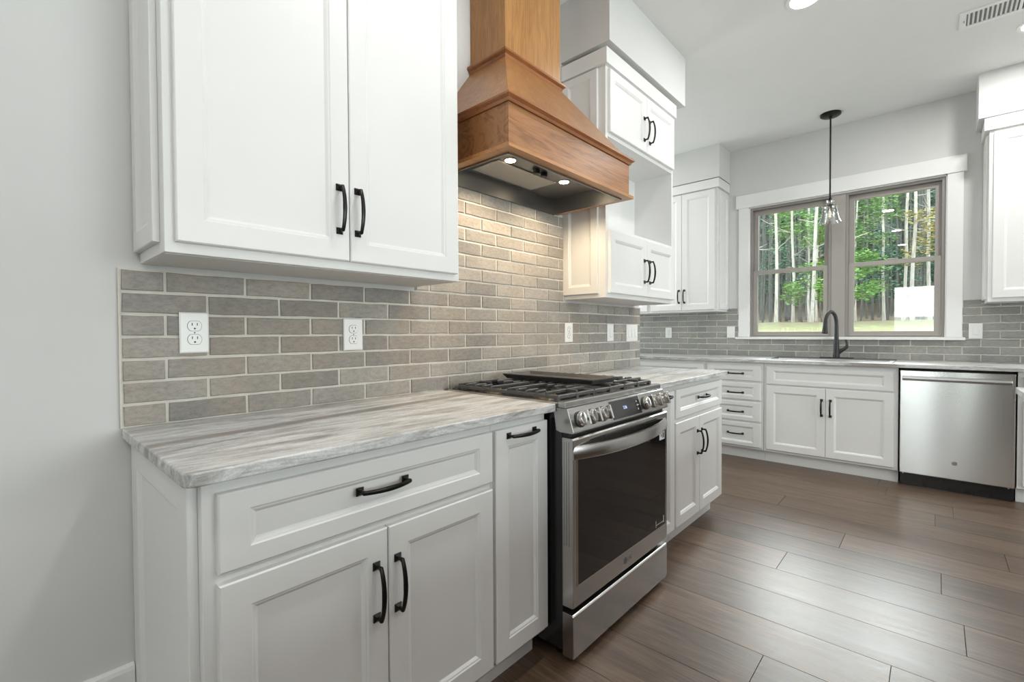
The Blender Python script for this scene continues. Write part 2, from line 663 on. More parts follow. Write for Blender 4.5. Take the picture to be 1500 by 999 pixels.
# rear wall with its window
bw = MB()
b0, b1, bz0, bz1 = -1.66, -0.83, 0.03, 2.27
c0, c1 = -2.20, -1.93
bw.box(BX - 0.14, BX, RY, c0, 0, H).box(BX - 0.14, BX, c1, b0, 0, H).box(BX - 0.14, BX, c0, c1, 0, bz0).box(BX - 0.14, BX, c0, c1, bz1, H)
bw.box(BX - 0.14, BX, b1, 0, 0, H).box(BX - 0.14, BX, b0, b1, 0, bz0).box(BX - 0.14, BX, b0, b1, bz1, H)
struct(bw.build('wall_rear', M_WALL))
rw = MB()
rw.box(BX - 0.14, -0.45, RY - 0.14, RY, 0, H).box(2.85, X1 + 0.15, RY - 0.14, RY, 0, H).box(-0.45, 2.85, RY - 0.14, RY, 2.25, H)
struct(rw.build('wall_right', M_WALL))
hw = MB()
hw.box(XW - 0.13, 3.2, HY, HY + 0.12, 0, H).box(4.7, X1 + 0.15, HY, HY + 0.12, 0, H).box(3.2, 4.7, HY, HY + 0.12, 0, 0.8).box(3.2, 4.7, HY, HY + 0.12, 2.4, H)
hw.box(XW - 0.13, XW, 0.13, HY, 0, H)
struct(hw.build('wall_hall', M_WALL))
# soffits above the wall cabinets belong to the shell
struct(MB().box(1.9803, 2.985, -0.3223, 0.0, 2.7124, H).build('trim_1', M_WALL))
struct(MB().box(4.6408, X1, 0.0, 1.6, 2.7137, H).build('trim_2', M_WALL))
struct(MB().box(4.6408, X1, -3.0, -1.8311, 2.7137, H).build('trim_3', M_WALL))
struct(MB().box(0.03, 0.97, -0.3223, 0.0, 2.7124, H).build('trim_4', M_WALL))
bb = MB().extrude([(0, 0), (-0.016, 0), (-0.016, 0.262), (-0.013, 0.272), (-0.004, 0.276), (0, 0.276)], 0, BX, 0.016)
struct(bb.build('baseboard_left', M_TRIM))


# windows ---------------------------------------------------------------
def main_window():
    w = bpy.data.objects.new('window_1', None)
    COL.objects.link(w)
    struct(w)
    x = X1
    yc0, yc1 = -1.767, -0.094       # casing outer
    cs = MB()
    cs.box(x - 0.019, x, yc0, WY0 - 0.0, 1.11, 2.427).box(x - 0.019, x, WY1, yc1, 1.11, 2.427)
    cs.box(x - 0.028, x, -1.785, -0.0675, 2.427, 2.560)
    cs.build('casing', M_TRIM, w, bevel=0.0015)
    MB().box(x - 0.045, x + 0.10, -1.785, -0.0675, 1.086, 1.108).build('stool', M_TRIM, w, bevel=0.003)
    jb = MB()
    t = 0.008
    jb.box(x - 0.004, x + 0.03, WY0, WY0 + t, WZ0, WZ1).box(x - 0.004, x + 0.03, WY1 - t, WY1, WZ0, WZ1).box(x - 0.004, x + 0.03, WY0, WY1, WZ1 - t, WZ1)
    jb.build('jamb', M_TRIM, w)
    units = [(-0.891, WY1 - t - 0.001), (WY0 + t + 0.001, -0.995)]
    fr = MB()
    fx0, fx1 = x + 0.012, x + 0.11
    for a, b in units:
        z0, z1 = WZ0 + 0.002, WZ1 - t
        fr.box(fx0, fx1, a, a + 0.022, z0, z1).box(fx0, fx1, b - 0.022, b, z0, z1).box(fx0, fx1, a + 0.022, b - 0.022, z0, z0 + 0.020).box(fx0, fx1, a + 0.022, b - 0.022, z1 - 0.022, z1)
    fr.build('window_frame', M_SASHD, w, bevel=0.001)
    MB().box(x + 0.008, x + 0.10, -0.995, -0.891, WZ0 + 0.002, WZ1 - t).build('mullion', M_SASH, w, bevel=0.001)
    zm = 1.762
    for a, b in units:
        a, b = a + 0.023, b - 0.023
        for nm, (xa, xb), (z0, z1), (st, bot, top) in (('lower_sash', (x + 0.022, x + 0.052), (WZ0 + 0.023, zm + 0.018), (0.042, 0.030, 0.036)),
                                                      ('upper_sash', (x + 0.056, x + 0.086), (zm - 0.018, WZ1 - t - 0.023), (0.040, 0.036, 0.045))):
            s = MB()
            s.box(xa, xb, a, a + st, z0, z1).box(xa, xb, b - st, b, z0, z1).box(xa, xb, a + st, b - st, z0, z0 + bot).box(xa, xb, a + st, b - st, z1 - top, z1)
            so = s.build(nm, M_SASH, w, bevel=0.0012)
            MB().box((xa + xb) / 2 - 0.003, (xa + xb) / 2 + 0.003, a + st - 0.004, b - st + 0.004, z0 + bot - 0.004, z1 - top + 0.004).build('pane', M_PANE, so)
            if nm == 'lower_sash':
                m = (a + b) / 2
                MB().box(xa + 0.002, xb - 0.002, m - 0.035, m + 0.035, z1 + 0.0005, z1 + 0.012).build('sash_lock', M_SASH, so, bevel=0.003)


main_window()


def plain_window(name, axis, p, a, b, z0, z1, n):
    """frame plus panes filling an opening in a wall, mirrored at the rear, unseen elsewhere"""
    w = bpy.data.objects.new(name, None)
    COL.objects.link(w)
    struct(w)
    fr = MB()
    pn = MB()

    def bx(mb, u0, u1, w0, w1, d0, d1):
        if axis == 0:
            mb.box(p + d0, p + d1, u0, u1, w0, w1)
        else:
            mb.box(u0, u1, p + d0, p + d1, w0, w1)
    t = 0.05
    bx(fr, a, b, z0, z0 + t, -0.03, 0.03)
    bx(fr, a, b, z1 - t, z1, -0.03, 0.03)
    for i in range(n + 1):
        c = a + (b - a) * i / n
        bx(fr, max(a, c - t / 2), min(b, c + t / 2), z0 + t, z1 - t, -0.03, 0.03)
    bx(pn, a + 0.01, b - 0.01, z0 + 0.01, z1 - 0.01, -0.003, 0.003)
    fr.build('window_frame', M_TRIM, w)
    pn.build('pane', M_PANE, w)


plain_window('window_2', 0, BX - 0.07, b0, b1, bz0, bz1, 1)
plain_window('window_5', 0, BX - 0.07, c0, c1, bz0, bz1, 1)
plain_window('window_3', 1, RY - 0.07, -0.45, 2.85, 0.0, 2.25, 3)  # unseen patio door, added to carry the fill light
plain_window('window_4', 1, HY + 0.06, 3.2, 4.7, 0.8, 2.4, 2)  # unseen hall window, there for its fill light


# ------------------------------------------------------------------ cabinets
def rect(x0, x1, z0, z1, y, ins=0.0):
    return [(x0 + ins, y, z0 + ins), (x1 - ins, y, z0 + ins), (x1 - ins, y, z1 - ins), (x0 + ins, y, z1 - ins)]


def rect2(x0, x1, z0, z1, y, ix, iz):
    return [(x0 + ix, y, z0 + iz), (x1 - ix, y, z0 + iz), (x1 - ix, y, z1 - iz), (x0 + ix, y, z1 - iz)]


def shaker(name, parent, x0, x1, z0, z1, yb, t=0.0195, sw=0.059, rw_=0.059, mat=None, label=None):
    """framed front facing -y, back plane at yb"""
    yf = yb - t
    rs = [rect(x0, x1, z0, z1, yb), rect(x0, x1, z0, z1, yf + 0.003), rect(x0, x1, z0, z1, yf, 0.003),
          rect2(x0, x1, z0, z1, yf, sw - 0.003, rw_ - 0.003), rect2(x0, x1, z0, z1, yf + 0.0025, sw, rw_),
          rect2(x0, x1, z0, z1, yf + 0.0035, sw + 0.004, rw_ + 0.004),
          rect2(x0, x1, z0, z1, yf + 0.0095, sw + 0.011, rw_ + 0.011),
          rect2(x0, x1, z0, z1, yf + 0.0095, sw + 0.013, rw_ + 0.013)]
    mb = MB().rings(rs)
    o = mb.build(name, mat or M_CAB, parent)
    return o


PULL = {}


def pull_mesh(kind):
    """arched pull 0.146 long, along z, standing off toward -y; origin at mid, y = door face"""
    if kind in PULL:
        return PULL[kind]
    mb = MB()
    h = 0.064
    for s in (-1, 1):
        z = s * h
        c = 0.0098
        mb.rings([rect(-c, c, z - c, z + c, 0), rect(-c, c, z - c, z + c, -0.003), rect(-c, c, z - c, z + c, -0.006, 0.0035), rect(-c, c, z - c, z + c, -0.008, 0.006)])
        mb.tube([(0, -0.005, z), (0, -0.015, z), (0, -0.022, z * 0.985)], [0.0048, 0.0045, 0.006], 10, up=Vector((1, 0, 0)))
    path, rad = [], []
    for i in range(15):
        t = -1 + 2 * i / 14
        path.append((0, -0.022 - 0.0135 * (1 - abs(t) ** 2.2), t * h * 1.035))
        rad.append(0.0050 + 0.0012 * (1 - abs(t)))
    mb.tube(path, rad, 8, up=Vector((1, 0, 0)), flat=(1.1, 0.85))
    if kind == 'h':
        mb.v = [(z, y, x) for x, y, z in mb.v]
    o = mb.build('pull', M_BRONZE, None, smooth=True)
    PULL[kind] = o.data
    bpy.data.objects.remove(o)
    return PULL[kind]


def handle(parent, x, y, z, kind='v'):
    o = bpy.data.objects.new('handle', pull_mesh(kind))
    COL.objects.link(o)
    o.location = (x, y, z)
    o.parent = parent
    return o


def end_panel(parent, xo, xi, y0, y1, z0, z1, fw=0.055):
    """applied framed panel on the left (-x) side of a cabinet: outer face at xo"""
    y0, y1 = min(y0, y1), max(y0, y1)

    def r(x, i):
        return [(x, y0 + i, z0 + i), (x, y1 - i, z0 + i), (x, y1 - i, z1 - i), (x, y0 + i, z1 - i)]
    s = 1 if xi > xo else -1
    MB().rings([r(xi, 0), r(xo + s * 0.002, 0), r(xo, 0.002), r(xo, fw - 0.003), r(xo + s * 0.0025, fw), r(xo + s * 0.009, fw + 0.011), r(xo + s * 0.009, fw + 0.013)]).build('end_panel', M_CAB, parent)


def body(parent, x0, x1, yb, yf, z0, z1, bottom=None):
    return MB().box(x0, x1, yb, yf, z0, z1).build('body', M_CAB, parent, bevel=0.0015)


def sink_side(name, label, cat, y):
    """things on the window wall: local x runs to -y, local y into the wall"""
    return thing(name, label, cat, (X1, y, 0), -PI / 2)


YF = -0.580      # face frame front of the base cabinets
YD = YF          # back of doors
# ---- left base cabinet (wide drawer over two doors) and the pull-out share a run
c = thing('base_cabinet', 'white base cabinet left of the range with wide drawer over two doors', 'cabinet', (0.036, 0, 0))
ox = 0.036
body(c, 0.0, 0.8115 - ox, -0.003, YF, 0.100, 0.885)
MB().box(0.0, 0.8115 - ox, -0.05, -0.520, 0.0, 0.099).build('toe_kick', M_CAB, c)
end_panel(c, 0.018 - ox, 0.0355 - ox, -0.004, -0.555, 0.0, 0.886, 0.075)
d = shaker('drawer', c, 0.0585 - ox, 0.8055 - ox, 0.702, 0.857, YD, rw_=0.042)
handle(d, 0.4175 - ox, YD - 0.0195, 0.789, 'h')
for x0, x1, hx in ((0.0585, 0.4295, 0.396), (0.4325, 0.8055, 0.457)):
    d = shaker('door', c, x0 - ox, x1 - ox, 0.120, 0.680, YD)
    handle(d, hx - ox, YD - 0.0195, 0.531)
c = thing('pull_out_cabinet', 'narrow white pull-out cabinet against the left side of the range', 'cabinet', (0.8125, 0, 0))
ox = 0.8125
body(c, 0.0, 1.0850 - ox, -0.003, YF, 0.100, 0.885)
MB().box(0.0, 1.0850 - ox, -0.05, -0.520, 0.0, 0.099).build('toe_kick', M_CAB, c)
d = shaker('door', c, 0.8187 - ox, 1.0797 - ox, 0.120, 0.857, YD)
handle(d, 0.941 - ox, YD - 0.0195, 0.8345, 'h')
# ---- right of the range
c = thing('pull_out_cabinet', 'narrow white pull-out cabinet hidden behind the right edge of the range', 'cabinet', (1.872, 0, 0))
ox = 1.872
body(c, 0.0, 2.170 - ox, -0.003, YF, 0.100, 0.885)
MB().box(0.0, 2.170 - ox, -0.05, -0.520, 0.0, 0.099).build('toe_kick', M_CAB, c)
d = shaker('door', c, 1.885 - ox, 2.163 - ox, 0.120, 0.857, YD)
handle(d, 2.023 - ox, YD - 0.0195, 0.8345, 'h')
c = thing('base_cabinet', 'white base cabinet right of the range with one drawer over two doors', 'cabinet', (2.171, 0, 0))
ox = 2.171
body(c, 0.0, 2.912 - ox, -0.003, YF, 0.100, 0.885)
MB().box(0.0, 2.912 - ox, -0.05, -0.520, 0.0, 0.099).build('toe_kick', M_CAB, c)
d = shaker('drawer', c, 2.1808 - ox, 2.8928 - ox, 0.702, 0.857, YD, rw_=0.042)
handle(d, 2.553 - ox, YD - 0.0195, 0.789, 'h')
for x0, x1, hx in ((2.1808, 2.5115, 2.480), (2.5145, 2.8928, 2.545)):
    d = shaker('door', c, x0 - ox, x1 - ox, 0.120, 0.680, YD)
    handle(d, hx - ox, YD - 0.0195, 0.531)


# ---- wall cabinet at the left
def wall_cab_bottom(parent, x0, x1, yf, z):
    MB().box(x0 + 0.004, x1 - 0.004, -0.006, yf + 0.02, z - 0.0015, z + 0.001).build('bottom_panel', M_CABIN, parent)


c = thing('wall_cabinet', 'tall white two-door wall cabinet at the left edge above the brick', 'cabinet', (0.046, 0, 1.358))
ox, oz = 0.046, 1.358
body(c, 0, 0.952 - ox, -0.003, -0.279, 0, 2.605 - oz)
wall_cab_bottom(c, 0, 0.952 - ox, -0.279, 0)
end_panel(c, 0.0313 - ox, 0.0455 - ox, -0.004, -0.236, 1.3863 - oz, 2.600 - oz, 0.05)
for x0, x1, hx in ((0.0655, 0.5009, 0.468), (0.5039, 0.9322, 0.527)):
    d = shaker('door', c, x0 - ox, x1 - ox, 1.383 - oz, 2.590 - oz, -0.279)
    handle(d, hx - ox, -0.2985, 1.533 - oz)
MB().box(-0.012, 0.952 - ox + 0.012, -0.003, -0.303, 2.606 - oz, 2.700 - oz).build('frieze', M_CAB, c, bevel=0.002)

# ---- tall wall cabinet with open niche
c = thing('niche_wall_cabinet', 'white wall cabinet with an open microwave niche between two pairs of doors', 'cabinet', (2.003, 0, 1.3556))
ox, oz = 2.003, 1.3556
mb = MB()
x0, x1 = 0, 2.872 - ox
yf = -0.2827
z_n0, z_n1, z_t = 1.742 - oz, 2.231 - oz, 2.605 - oz
mb.box(x0, x1, -0.003, yf, 0, z_n0)
mb.box(x0, x1, -0.003, yf, z_n1, z_t)
mb.box(x0, x0 + 0.022, -0.003, yf, z_n0 + 0.0002, z_n1 - 0.0002)
mb.box(x1 - 0.020, x1, -0.003, yf, z_n0 + 0.0002, z_n1 - 0.0002)
mb.box(x0 + 0.022, x1 - 0.020, -0.003, -0.012, z_n0 + 0.0002, z_n1 - 0.0002)
mb.build('body', M_CAB, c)
wall_cab_bottom(c, 0, x1, yf, 0)
end_panel(c, -0.013, -0.0005, -0.004, -0.238, 0.022, 2.600 - oz, 0.045)
for a, b, z0, z1 in ((2.0228, 2.4528, 1.3797, 1.7222), (2.4558, 2.855, 1.3797, 1.7222), (2.0228, 2.4528, 2.2518, 2.5905), (2.4558, 2.855, 2.2518, 2.5905)):
    d = shaker('door', c, a - ox, b - ox, z0 - oz, z1 - oz, yf, sw=0.052, rw_=0.052)
    low = z0 < 2
    handle(d, (2.4543 - 0.036 if a < 2.3 else 2.4543 + 0.036) - ox, yf - 0.0195, (1.531 if low else 2.385) - oz)
MB().box(-0.0195, 0.885, -0.003, -0.303, 2.606 - oz, 2.690 - oz).build('frieze', M_CAB, c, bevel=0.002)
fm = MB()
for zz in (0.04, 0.055, 0.07):
    fm.lathe([(0.0025, 0), (0.0025, 0.003)], (0.0215, -0.262, z_n0 + zz + 0.02), 8, 'X')
fm.build('shelf_pin_hole', M_MATBLACK, c)

# ---- window wall base run (local x = -(y - y0))


def wrun(name, label, y0, y1, cat='cabinet'):
    c = sink_side(name, label, cat, y0)
    return c, (lambda y: y0 - y)


SF = -(X1 - 4.363)    # face frame front, local
# left base (partly hidden) 0.034..0.80
c, q = wrun('base_cabinet', 'white base cabinet in the far left corner of the window wall', 0.80, 0.030)
body(c, 0, q(0.030), -0.003, SF, 0.100, 0.885)
MB().box(0, q(0.030), -0.05, -(X1 - 4.4146), 0, 0.099).build('toe_kick', M_CAB, c)
d = shaker('drawer', c, q(0.785), q(0.045), 0.702, 0.852, SF, rw_=0.04)
handle(d, q(0.41), SF - 0.0195, 0.777, 'h')
for a, b, hh in ((0.785, 0.417, 0.45), (0.413, 0.045, 0.38)):
    d = shaker('door', c, q(a), q(b), 0.121, 0.687, SF)
    handle(d, q(hh), SF - 0.0195, 0.53)
# drawer stack
c, q = wrun('drawer_cabinet', 'white cabinet with a stack of four drawers left of the sink', 0.028, -0.478)
body(c, 0, q(-0.478), -0.003, SF, 0.100, 0.885)
MB().box(0, q(-0.478), -0.05, -(X1 - 4.4146), 0, 0.099).build('toe_kick', M_CAB, c)
for z0, z1, zh in ((0.718, 0.852, 0.782), (0.545, 0.695, 0.607), (0.352, 0.524, 0.432), (0.121, 0.332, 0.231)):
    d = shaker('drawer', c, q(0.006), q(-0.456), z0, z1, SF, rw_=0.036)
    handle(d, q(-0.247), SF - 0.0195, zh, 'h')
# sink base
c, q = wrun('sink_cabinet', 'wide white cabinet under the sink with false front and two doors', -0.480, -1.405)
body(c, 0, q(-1.405), -0.003, SF, 0.100, 0.885)
# the basin hangs in a cut-out, so the box stops below it
MB().box(0, q(-1.405), -0.05, -(X1 - 4.4146), 0, 0.099).build('toe_kick', M_CAB, c)
shaker('false_drawer_front', c, q(-0.505), q(-1.3775), 0.701, 0.852, SF, rw_=0.036)
for a, b, hh in ((-0.505, -0.9420, -0.917), (-0.9450, -1.3775, -0.978)):
    d = shaker('door', c, q(a), q(b), 0.1214, 0.687, SF)
    handle(d, q(hh), SF - 0.0195, 0.530)
# right of the dishwasher
c, q = wrun('base_cabinet', 'white base cabinet at the right edge beside the dishwasher', -2.020, -2.80)
body(c, 0, q(-2.80), -0.003, SF, 0.100, 0.885)
MB().box(0, q(-2.80), -0.05, -(X1 - 4.4146), 0, 0.099).build('toe_kick', M_CAB, c)
d = shaker('drawer', c, q(-2.046), q(-2.78), 0.702, 0.852, SF, rw_=0.04)
handle(d, q(-2.41), SF - 0.0195, 0.777, 'h')
for a, b, hh in ((-2.046, -2.41, -2.38), (-2.414, -2.78, -2.445)):
    d = shaker('door', c, q(a), q(b), 0.121, 0.687, SF)
    handle(d, q(hh), SF - 0.0195, 0.53)

# wall cabinets on the window wall
UF = -(X1 - 4.652)
c, q = wrun('wall_cabinet', 'tall white two-door wall cabinet left of the window under the soffit', 0.745, 0.022)
c.location.z = 1.371
body(c, 0, q(0.022), -0.003, UF, 0, 2.612 - 1.371)
wall_cab_bottom(c, 0, q(0.022), UF, 0)
for a, b, hh in ((0.722, 0.3785, 0.405), (0.3755, 0.043, 0.347)):
    d = shaker('door', c, q(a), q(b), 0.020, 2.600 - 1.371, UF)
    handle(d, q(hh), UF - 0.0195, 1.535 - 1.371)
end_panel(c, q(0.022) + 0.014, q(0.022) + 0.0005, -0.004, -0.262, 0.022, 1.225, 0.05)
MB().box(0, q(-0.002), -0.003, -0.341, 2.613 - 1.371, 2.700 - 1.371).build('frieze', M_CAB, c, bevel=0.002)
c, q = wrun('wall_cabinet', 'tall white wall cabinet partly hidden behind the niche cabinet', 1.47, 0.747)
c.location.z = 1.371
body(c, 0, q(0.747), -0.003, UF, 0, 2.612 - 1.371)
wall_cab_bottom(c, 0, q(0.747), UF, 0)
for a, b, hh in ((1.45, 1.11, 1.14), (1.107, 0.768, 1.08)):
    d = shaker('door', c, q(a), q(b), 0.020, 2.600 - 1.371, UF)
    handle(d, q(hh), UF - 0.0195, 1.535 - 1.371)
MB().box(0, q(0.747), -0.003, -0.341, 2.613 - 1.371, 2.700 - 1.371).build('frieze', M_CAB, c, bevel=0.002)
c, q = wrun('wall_cabinet', 'tall white wall cabinet right of the window at the frame edge', -1.889, -2.70)
c.location.z = 1.371
body(c, 0, q(-2.70), -0.003, UF, 0, 2.612 - 1.371)
wall_cab_bottom(c, 0, q(-2.70), UF, 0)
end_panel(c, -0.014, -0.0005, -0.004, -0.262, 0.022, 1.225, 0.05)
for a, b, hh in ((-1.912, -2.294, -2.26), (-2.297, -2.68, -2.33)):
    d = shaker('door', c, q(a), q(b), 0.028, 2.595 - 1.371, UF)
    handle(d, q(hh), UF - 0.0195, 1.535 - 1.371)
MB().box(-0.027, q(-2.70), -0.003, -0.341, 2.613 - 1.371, 2.700 - 1.371).build('frieze', M_CAB, c, bevel=0.002)

# ------------------------------------------------------------------ countertops
ZT, ZB = 0.914, 0.8862


def counter_poly(x0, x1, y0, y1, r):
    """rectangle whose front-left (x0, y0) corner is rounded when r>0"""
    p = [(x1, y1), (x0, y1)]
    if r > 0:
        for i in range(7):
            a = PI + (PI / 2) * i / 6
            p.append((x0 + r + r * math.cos(a), y0 + r + r * math.sin(a)))
    else:
        p.append((x0, y0))
    return p


p = counter_poly(0.0, 1.0977, -0.6235, -0.002, 0.022) + [(1.0977, -0.6235)]
o = MB().extrude(p, 2, ZB, ZT).build('countertop', M_STONE, None, bevel=0.004, seg=3)
tag(o, 'grey veined stone countertop left of the range', 'countertop')
p = [(2.9405, -0.002), (1.8600, -0.002), (1.8600, -0.6235)]
for i in range(7):
    a = -PI / 2 + (PI / 2) * i / 6
    p.append((2.9405 - 0.022 + 0.022 * math.cos(a), -0.6235 + 0.022 + 0.022 * math.sin(a)))
o = MB().extrude(p, 2, ZB, ZT).build('countertop', M_STONE, None, bevel=0.004, seg=3)
tag(o, 'grey veined stone countertop right of the range up to the wall end', 'countertop')

SX0, SX1, SY0, SY1 = 4.452, 4.772, -1.345, -0.500
xs = [4.3215, SX0, SX1, X1 - 0.002]
ys = [-2.80, SY0, SY1, 1.58]
vs, fs = [], []
for z in (ZB, ZT):
    for y in ys:
        for x in xs:
            vs.append((x, y, z))
for k in range(2):
    for j in range(3):
        for i in range(3):
            if i == 1 and j == 1:
                continue
            a = k * 16 + j * 4 + i
            fs.append((a, a + 1, a + 5, a + 4) if k else (a + 4, a + 5, a + 1, a))


def wallf(a, b):
    fs.append((a, b, b + 16, a + 16))


for i in range(3):
    wallf(i, i + 1)
    wallf(12 + i + 1, 12 + i)
    wallf((i + 1) * 4, i * 4)
    wallf(i * 4 + 3, (i + 1) * 4 + 3)
for a, b in ((5, 9), (9, 10), (10, 6), (6, 5)):
    wallf(a, b)
o = MB().add(vs, fs).build('countertop', M_STONE2, None, bevel=0.003)
tag(o, 'long grey veined stone countertop under the window with the sink cut-out', 'countertop')

# sink (drop-in, thin rim on the stone)
s = thing('kitchen_sink', 'dark metal drop-in sink set into the counter below the window', 'sink', ((SX0 + SX1) / 2, (SY0 + SY1) / 2, 0.914))
hx, hy = (SX1 - SX0) / 2, (SY1 - SY0) / 2


def rr(hx, hy, r, z, n=5):
    out = []
    for cx, cy, a0 in ((1, 1, 0), (-1, 1, PI / 2), (-1, -1, PI), (1, -1, 1.5 * PI)):
        for i in range(n):
            a = a0 + PI / 2 * i / (n - 1)
            out.append((cx * (hx - r) + r * math.cos(a), cy * (hy - r) + r * math.sin(a), z))
    return out


BK = 0.130      # the deck behind the basin carries the faucet


def rim_ring(e, r, z):
    """basin outline grown by e; the back side is pushed out to form the faucet deck"""
    return [((x + (BK if x > 0 and e > 0 else 0)), y, zz) for x, y, zz in rr(hx + e, hy + e, r, z)]


rm = MB().rings([rim_ring(0.024, 0.02, 0.0004), rim_ring(0.024, 0.02, 0.0045), rim_ring(0.020, 0.02, 0.0065),
                 rim_ring(-0.004, 0.02, 0.0065), rim_ring(-0.004, 0.02, 0.0004)], False, False)
rm.build('rim', M_SINKRIM, s, smooth=True)
MB().box(-hx - 0.0285, -hx - 0.0245, -hy - 0.02, hy + 0.02, 0.0004, 0.0042).build('front_edge_strip', M_CHROME, s, bevel=0.001)
bs = MB().rings([rr(hx - 0.003, hy - 0.003, 0.02, 0.002), rr(hx - 0.010, hy - 0.010, 0.02, -0.02), rr(hx - 0.014, hy - 0.014, 0.03, -0.17), rr(hx - 0.05, hy - 0.05, 0.03, -0.19)], False, True)
bs.build('basin', M_SINK, s, smooth=True)
MB().lathe([(0.045, -0.188), (0.045, -0.184), (0.03, -0.184), (0.028, -0.187)], (0.02, 0, 0), 24).build('drain', M_CHROME, s, smooth=True)

# faucet
fx, fy = 4.862, -0.948
f = thing('faucet', 'dark bronze gooseneck pull-down faucet with side lever behind the sink', 'faucet', (fx, fy, 0.9207))
MB().rings([rr(0.030, 0.130, 0.028, 0.0003, 7), rr(0.030, 0.130, 0.028, 0.005, 7), rr(0.026, 0.126, 0.026, 0.0075, 7)]).build('base_plate', M_MATBLACK, f, smooth=True)
MB().lathe([(0.027, 0.0078), (0.027, 0.02), (0.0235, 0.05), (0.021, 0.11), (0.0165, 0.20), (0.0155, 0.30)], n=28).build('body', M_MATBLACK, f, smooth=True)
pth = []
R_ = 0.080
DX, DY = -0.86, 0.40         # way the spout swings
for i in range(17):
    a = PI * i / 16 * 0.94
    k = R_ * (1 - math.cos(a))
    pth.append((DX * k, DY * k, 0.300 + 0.115 * math.sin(a) ** 0.9))
MB().tube([(0, 0, 0.28)] + pth, [0.0150] * 12 + [0.0145] * 6, 14).build('gooseneck', M_MATBLACK, f, smooth=True)
ex, ey, ez = pth[-1]


def hp_(k, z):
    return (ex + DX * k, ey + DY * k, ez + z)


MB().tube([hp_(-0.003, 0.010), hp_(0.0, -0.02), hp_(0.003, -0.06), hp_(0.006, -0.10), hp_(0.0065, -0.104)], [0.0155, 0.017, 0.021, 0.025, 0.019], 18).build('spray_head', M_MATBLACK, f, smooth=True)
MB().tube([(0, -0.008, 0.045), (0, -0.028, 0.062), (0, -0.052, 0.078), (0, -0.075, 0.098), (0, -0.080, 0.125), (0, -0.073, 0.152), (0, -0.070, 0.166)], [0.019, 0.018, 0.015, 0.0135, 0.010, 0.0075, 0.0065], 14).build('lever', M_MATBLACK, f, smooth=True)

# ------------------------------------------------------------------ brick
RP = 0.061


def bricks(regions, pitch, rowp, ztop, off_even, off_odd, th, mj=0.0078, seed=1, holes=()):
    """irregular bricks on plane y=0 facing -y; regions = [(u0,u1,z0,z1)]"""
    rnd = random.Random(seed)
    mb = MB()
    for (u0, u1, z0, z1) in regions:
        k0 = int(math.floor((ztop - z1) / rowp)) - 1
        k1 = int(math.ceil((ztop - z0) / rowp)) + 1
        for k in range(k0, k1):
            zt, zb = ztop - k * rowp, ztop - (k + 1) * rowp
            a, b = max(zb + mj / 2, z0), min(zt - mj / 2, z1)
            if b - a < 0.006:
                continue
            off = off_even if k % 2 == 0 else off_odd
            n0 = int(math.floor((u0 - off) / pitch)) - 1
            n1 = int(math.ceil((u1 - off) / pitch)) + 1
            for n in range(n0, n1):
                ua, ub = max(off + n * pitch + mj / 2, u0), min(off + (n + 1) * pitch - mj / 2, u1)
                if ub - ua < 0.008:
                    continue
                j = lambda s=0.0013: rnd.uniform(-s, s)
                t = th + rnd.uniform(-0.001, 0.001)
                nu = max(1, int((ub - ua) / 0.035))
                c = 0.0022
                back, mid, top = [], [], []
                pts = []
                for i in range(nu + 1):
                    pts.append((ua + (ub - ua) * i / nu, a, 0, 1))
                for i in range(nu + 1):
                    pts.append((ub - (ub - ua) * i / nu, b, 0, -1))
                uc, zc = (ua + ub) / 2, (a + b) / 2
                for (pu, pz, _, _) in pts:
                    uu, zz = pu + j(0.0009), pz + j(0.0012)
                    mid.append((uu, -t + 0.002, zz))
                    back.append((uu, -0.0035, zz))
                    top.append((uu + (c if uu < uc else -c) * (1 if abs(uu - uc) > (ub - ua) / 2 - 0.004 else 0), -t + j(0.0005), zz + (c if zz < zc else -c)))
                mb.rings([back, mid, top], False, True)
    return mb


b = thing('brick_backsplash', 'grey and tan brick backsplash behind the range and under the hood', 'backsplash', (0, 0, 0))
MB().box(0.0, 2.9395, -0.0005, -0.007, ZT + 0.0008, 1.3425).box(0.9525, 2.0, -0.0005, -0.0068, 1.3425, 1.840).build('mortar', M_MORTAR, b)
bricks([(0.004, 2.9365, ZT + 0.004, 1.3395), (0.955, 1.988, 1.3395, 1.838)], 0.2055, RP, 1.342, 0.099, -0.0045, 0.0115, seed=4).build('bricks', M_BRICK, b)
b = sink_side('brick_backsplash', 'grey brick backsplash along the window wall', 'backsplash', 1.58)
q = lambda y: 1.58 - y
zs = 1.086
MB().box(0, q(-2.80), -0.0005, -0.007, ZT + 0.0008, zs - 0.001).box(0, q(-0.0665), -0.0005, -0.0069, zs - 0.001, 1.3705).box(q(-0.021), q(-0.0935), -0.0005, -0.0068, 1.1095, 1.408).box(q(-1.7675), q(-1.8745), -0.0005, -0.0068, 1.1095, 1.408).box(q(-1.7865), q(-2.8), -0.0005, -0.0069, zs - 0.001, 1.3705).build('mortar', M_MORTAR, b)
bricks([(0.002, q(-2.798), ZT + 0.004, zs - 0.002), (0.002, q(-0.065), zs - 0.001, 1.109), (0.002, q(-0.0925), 1.111, 1.369), (q(0.006), q(-0.0925), 1.371, 1.406),
        (q(-1.787), q(-2.798), zs - 0.001, 1.109), (q(-1.7685), q(-2.798), 1.111, 1.369), (q(-1.7685), q(-1.872), 1.371, 1.406)],
       0.2105, 0.0622, 1.408, q(-1.137), q(-1.137) - 0.105, 0.0115, seed=9).build('bricks', M_BRICK2, b)
MB().box(-0.0035, 0.0, -0.0005, -0.0108, ZT + 0.0008, 1.3425).build('edge_strip', M_MORTAR, bpy.data.objects['brick_backsplash'])


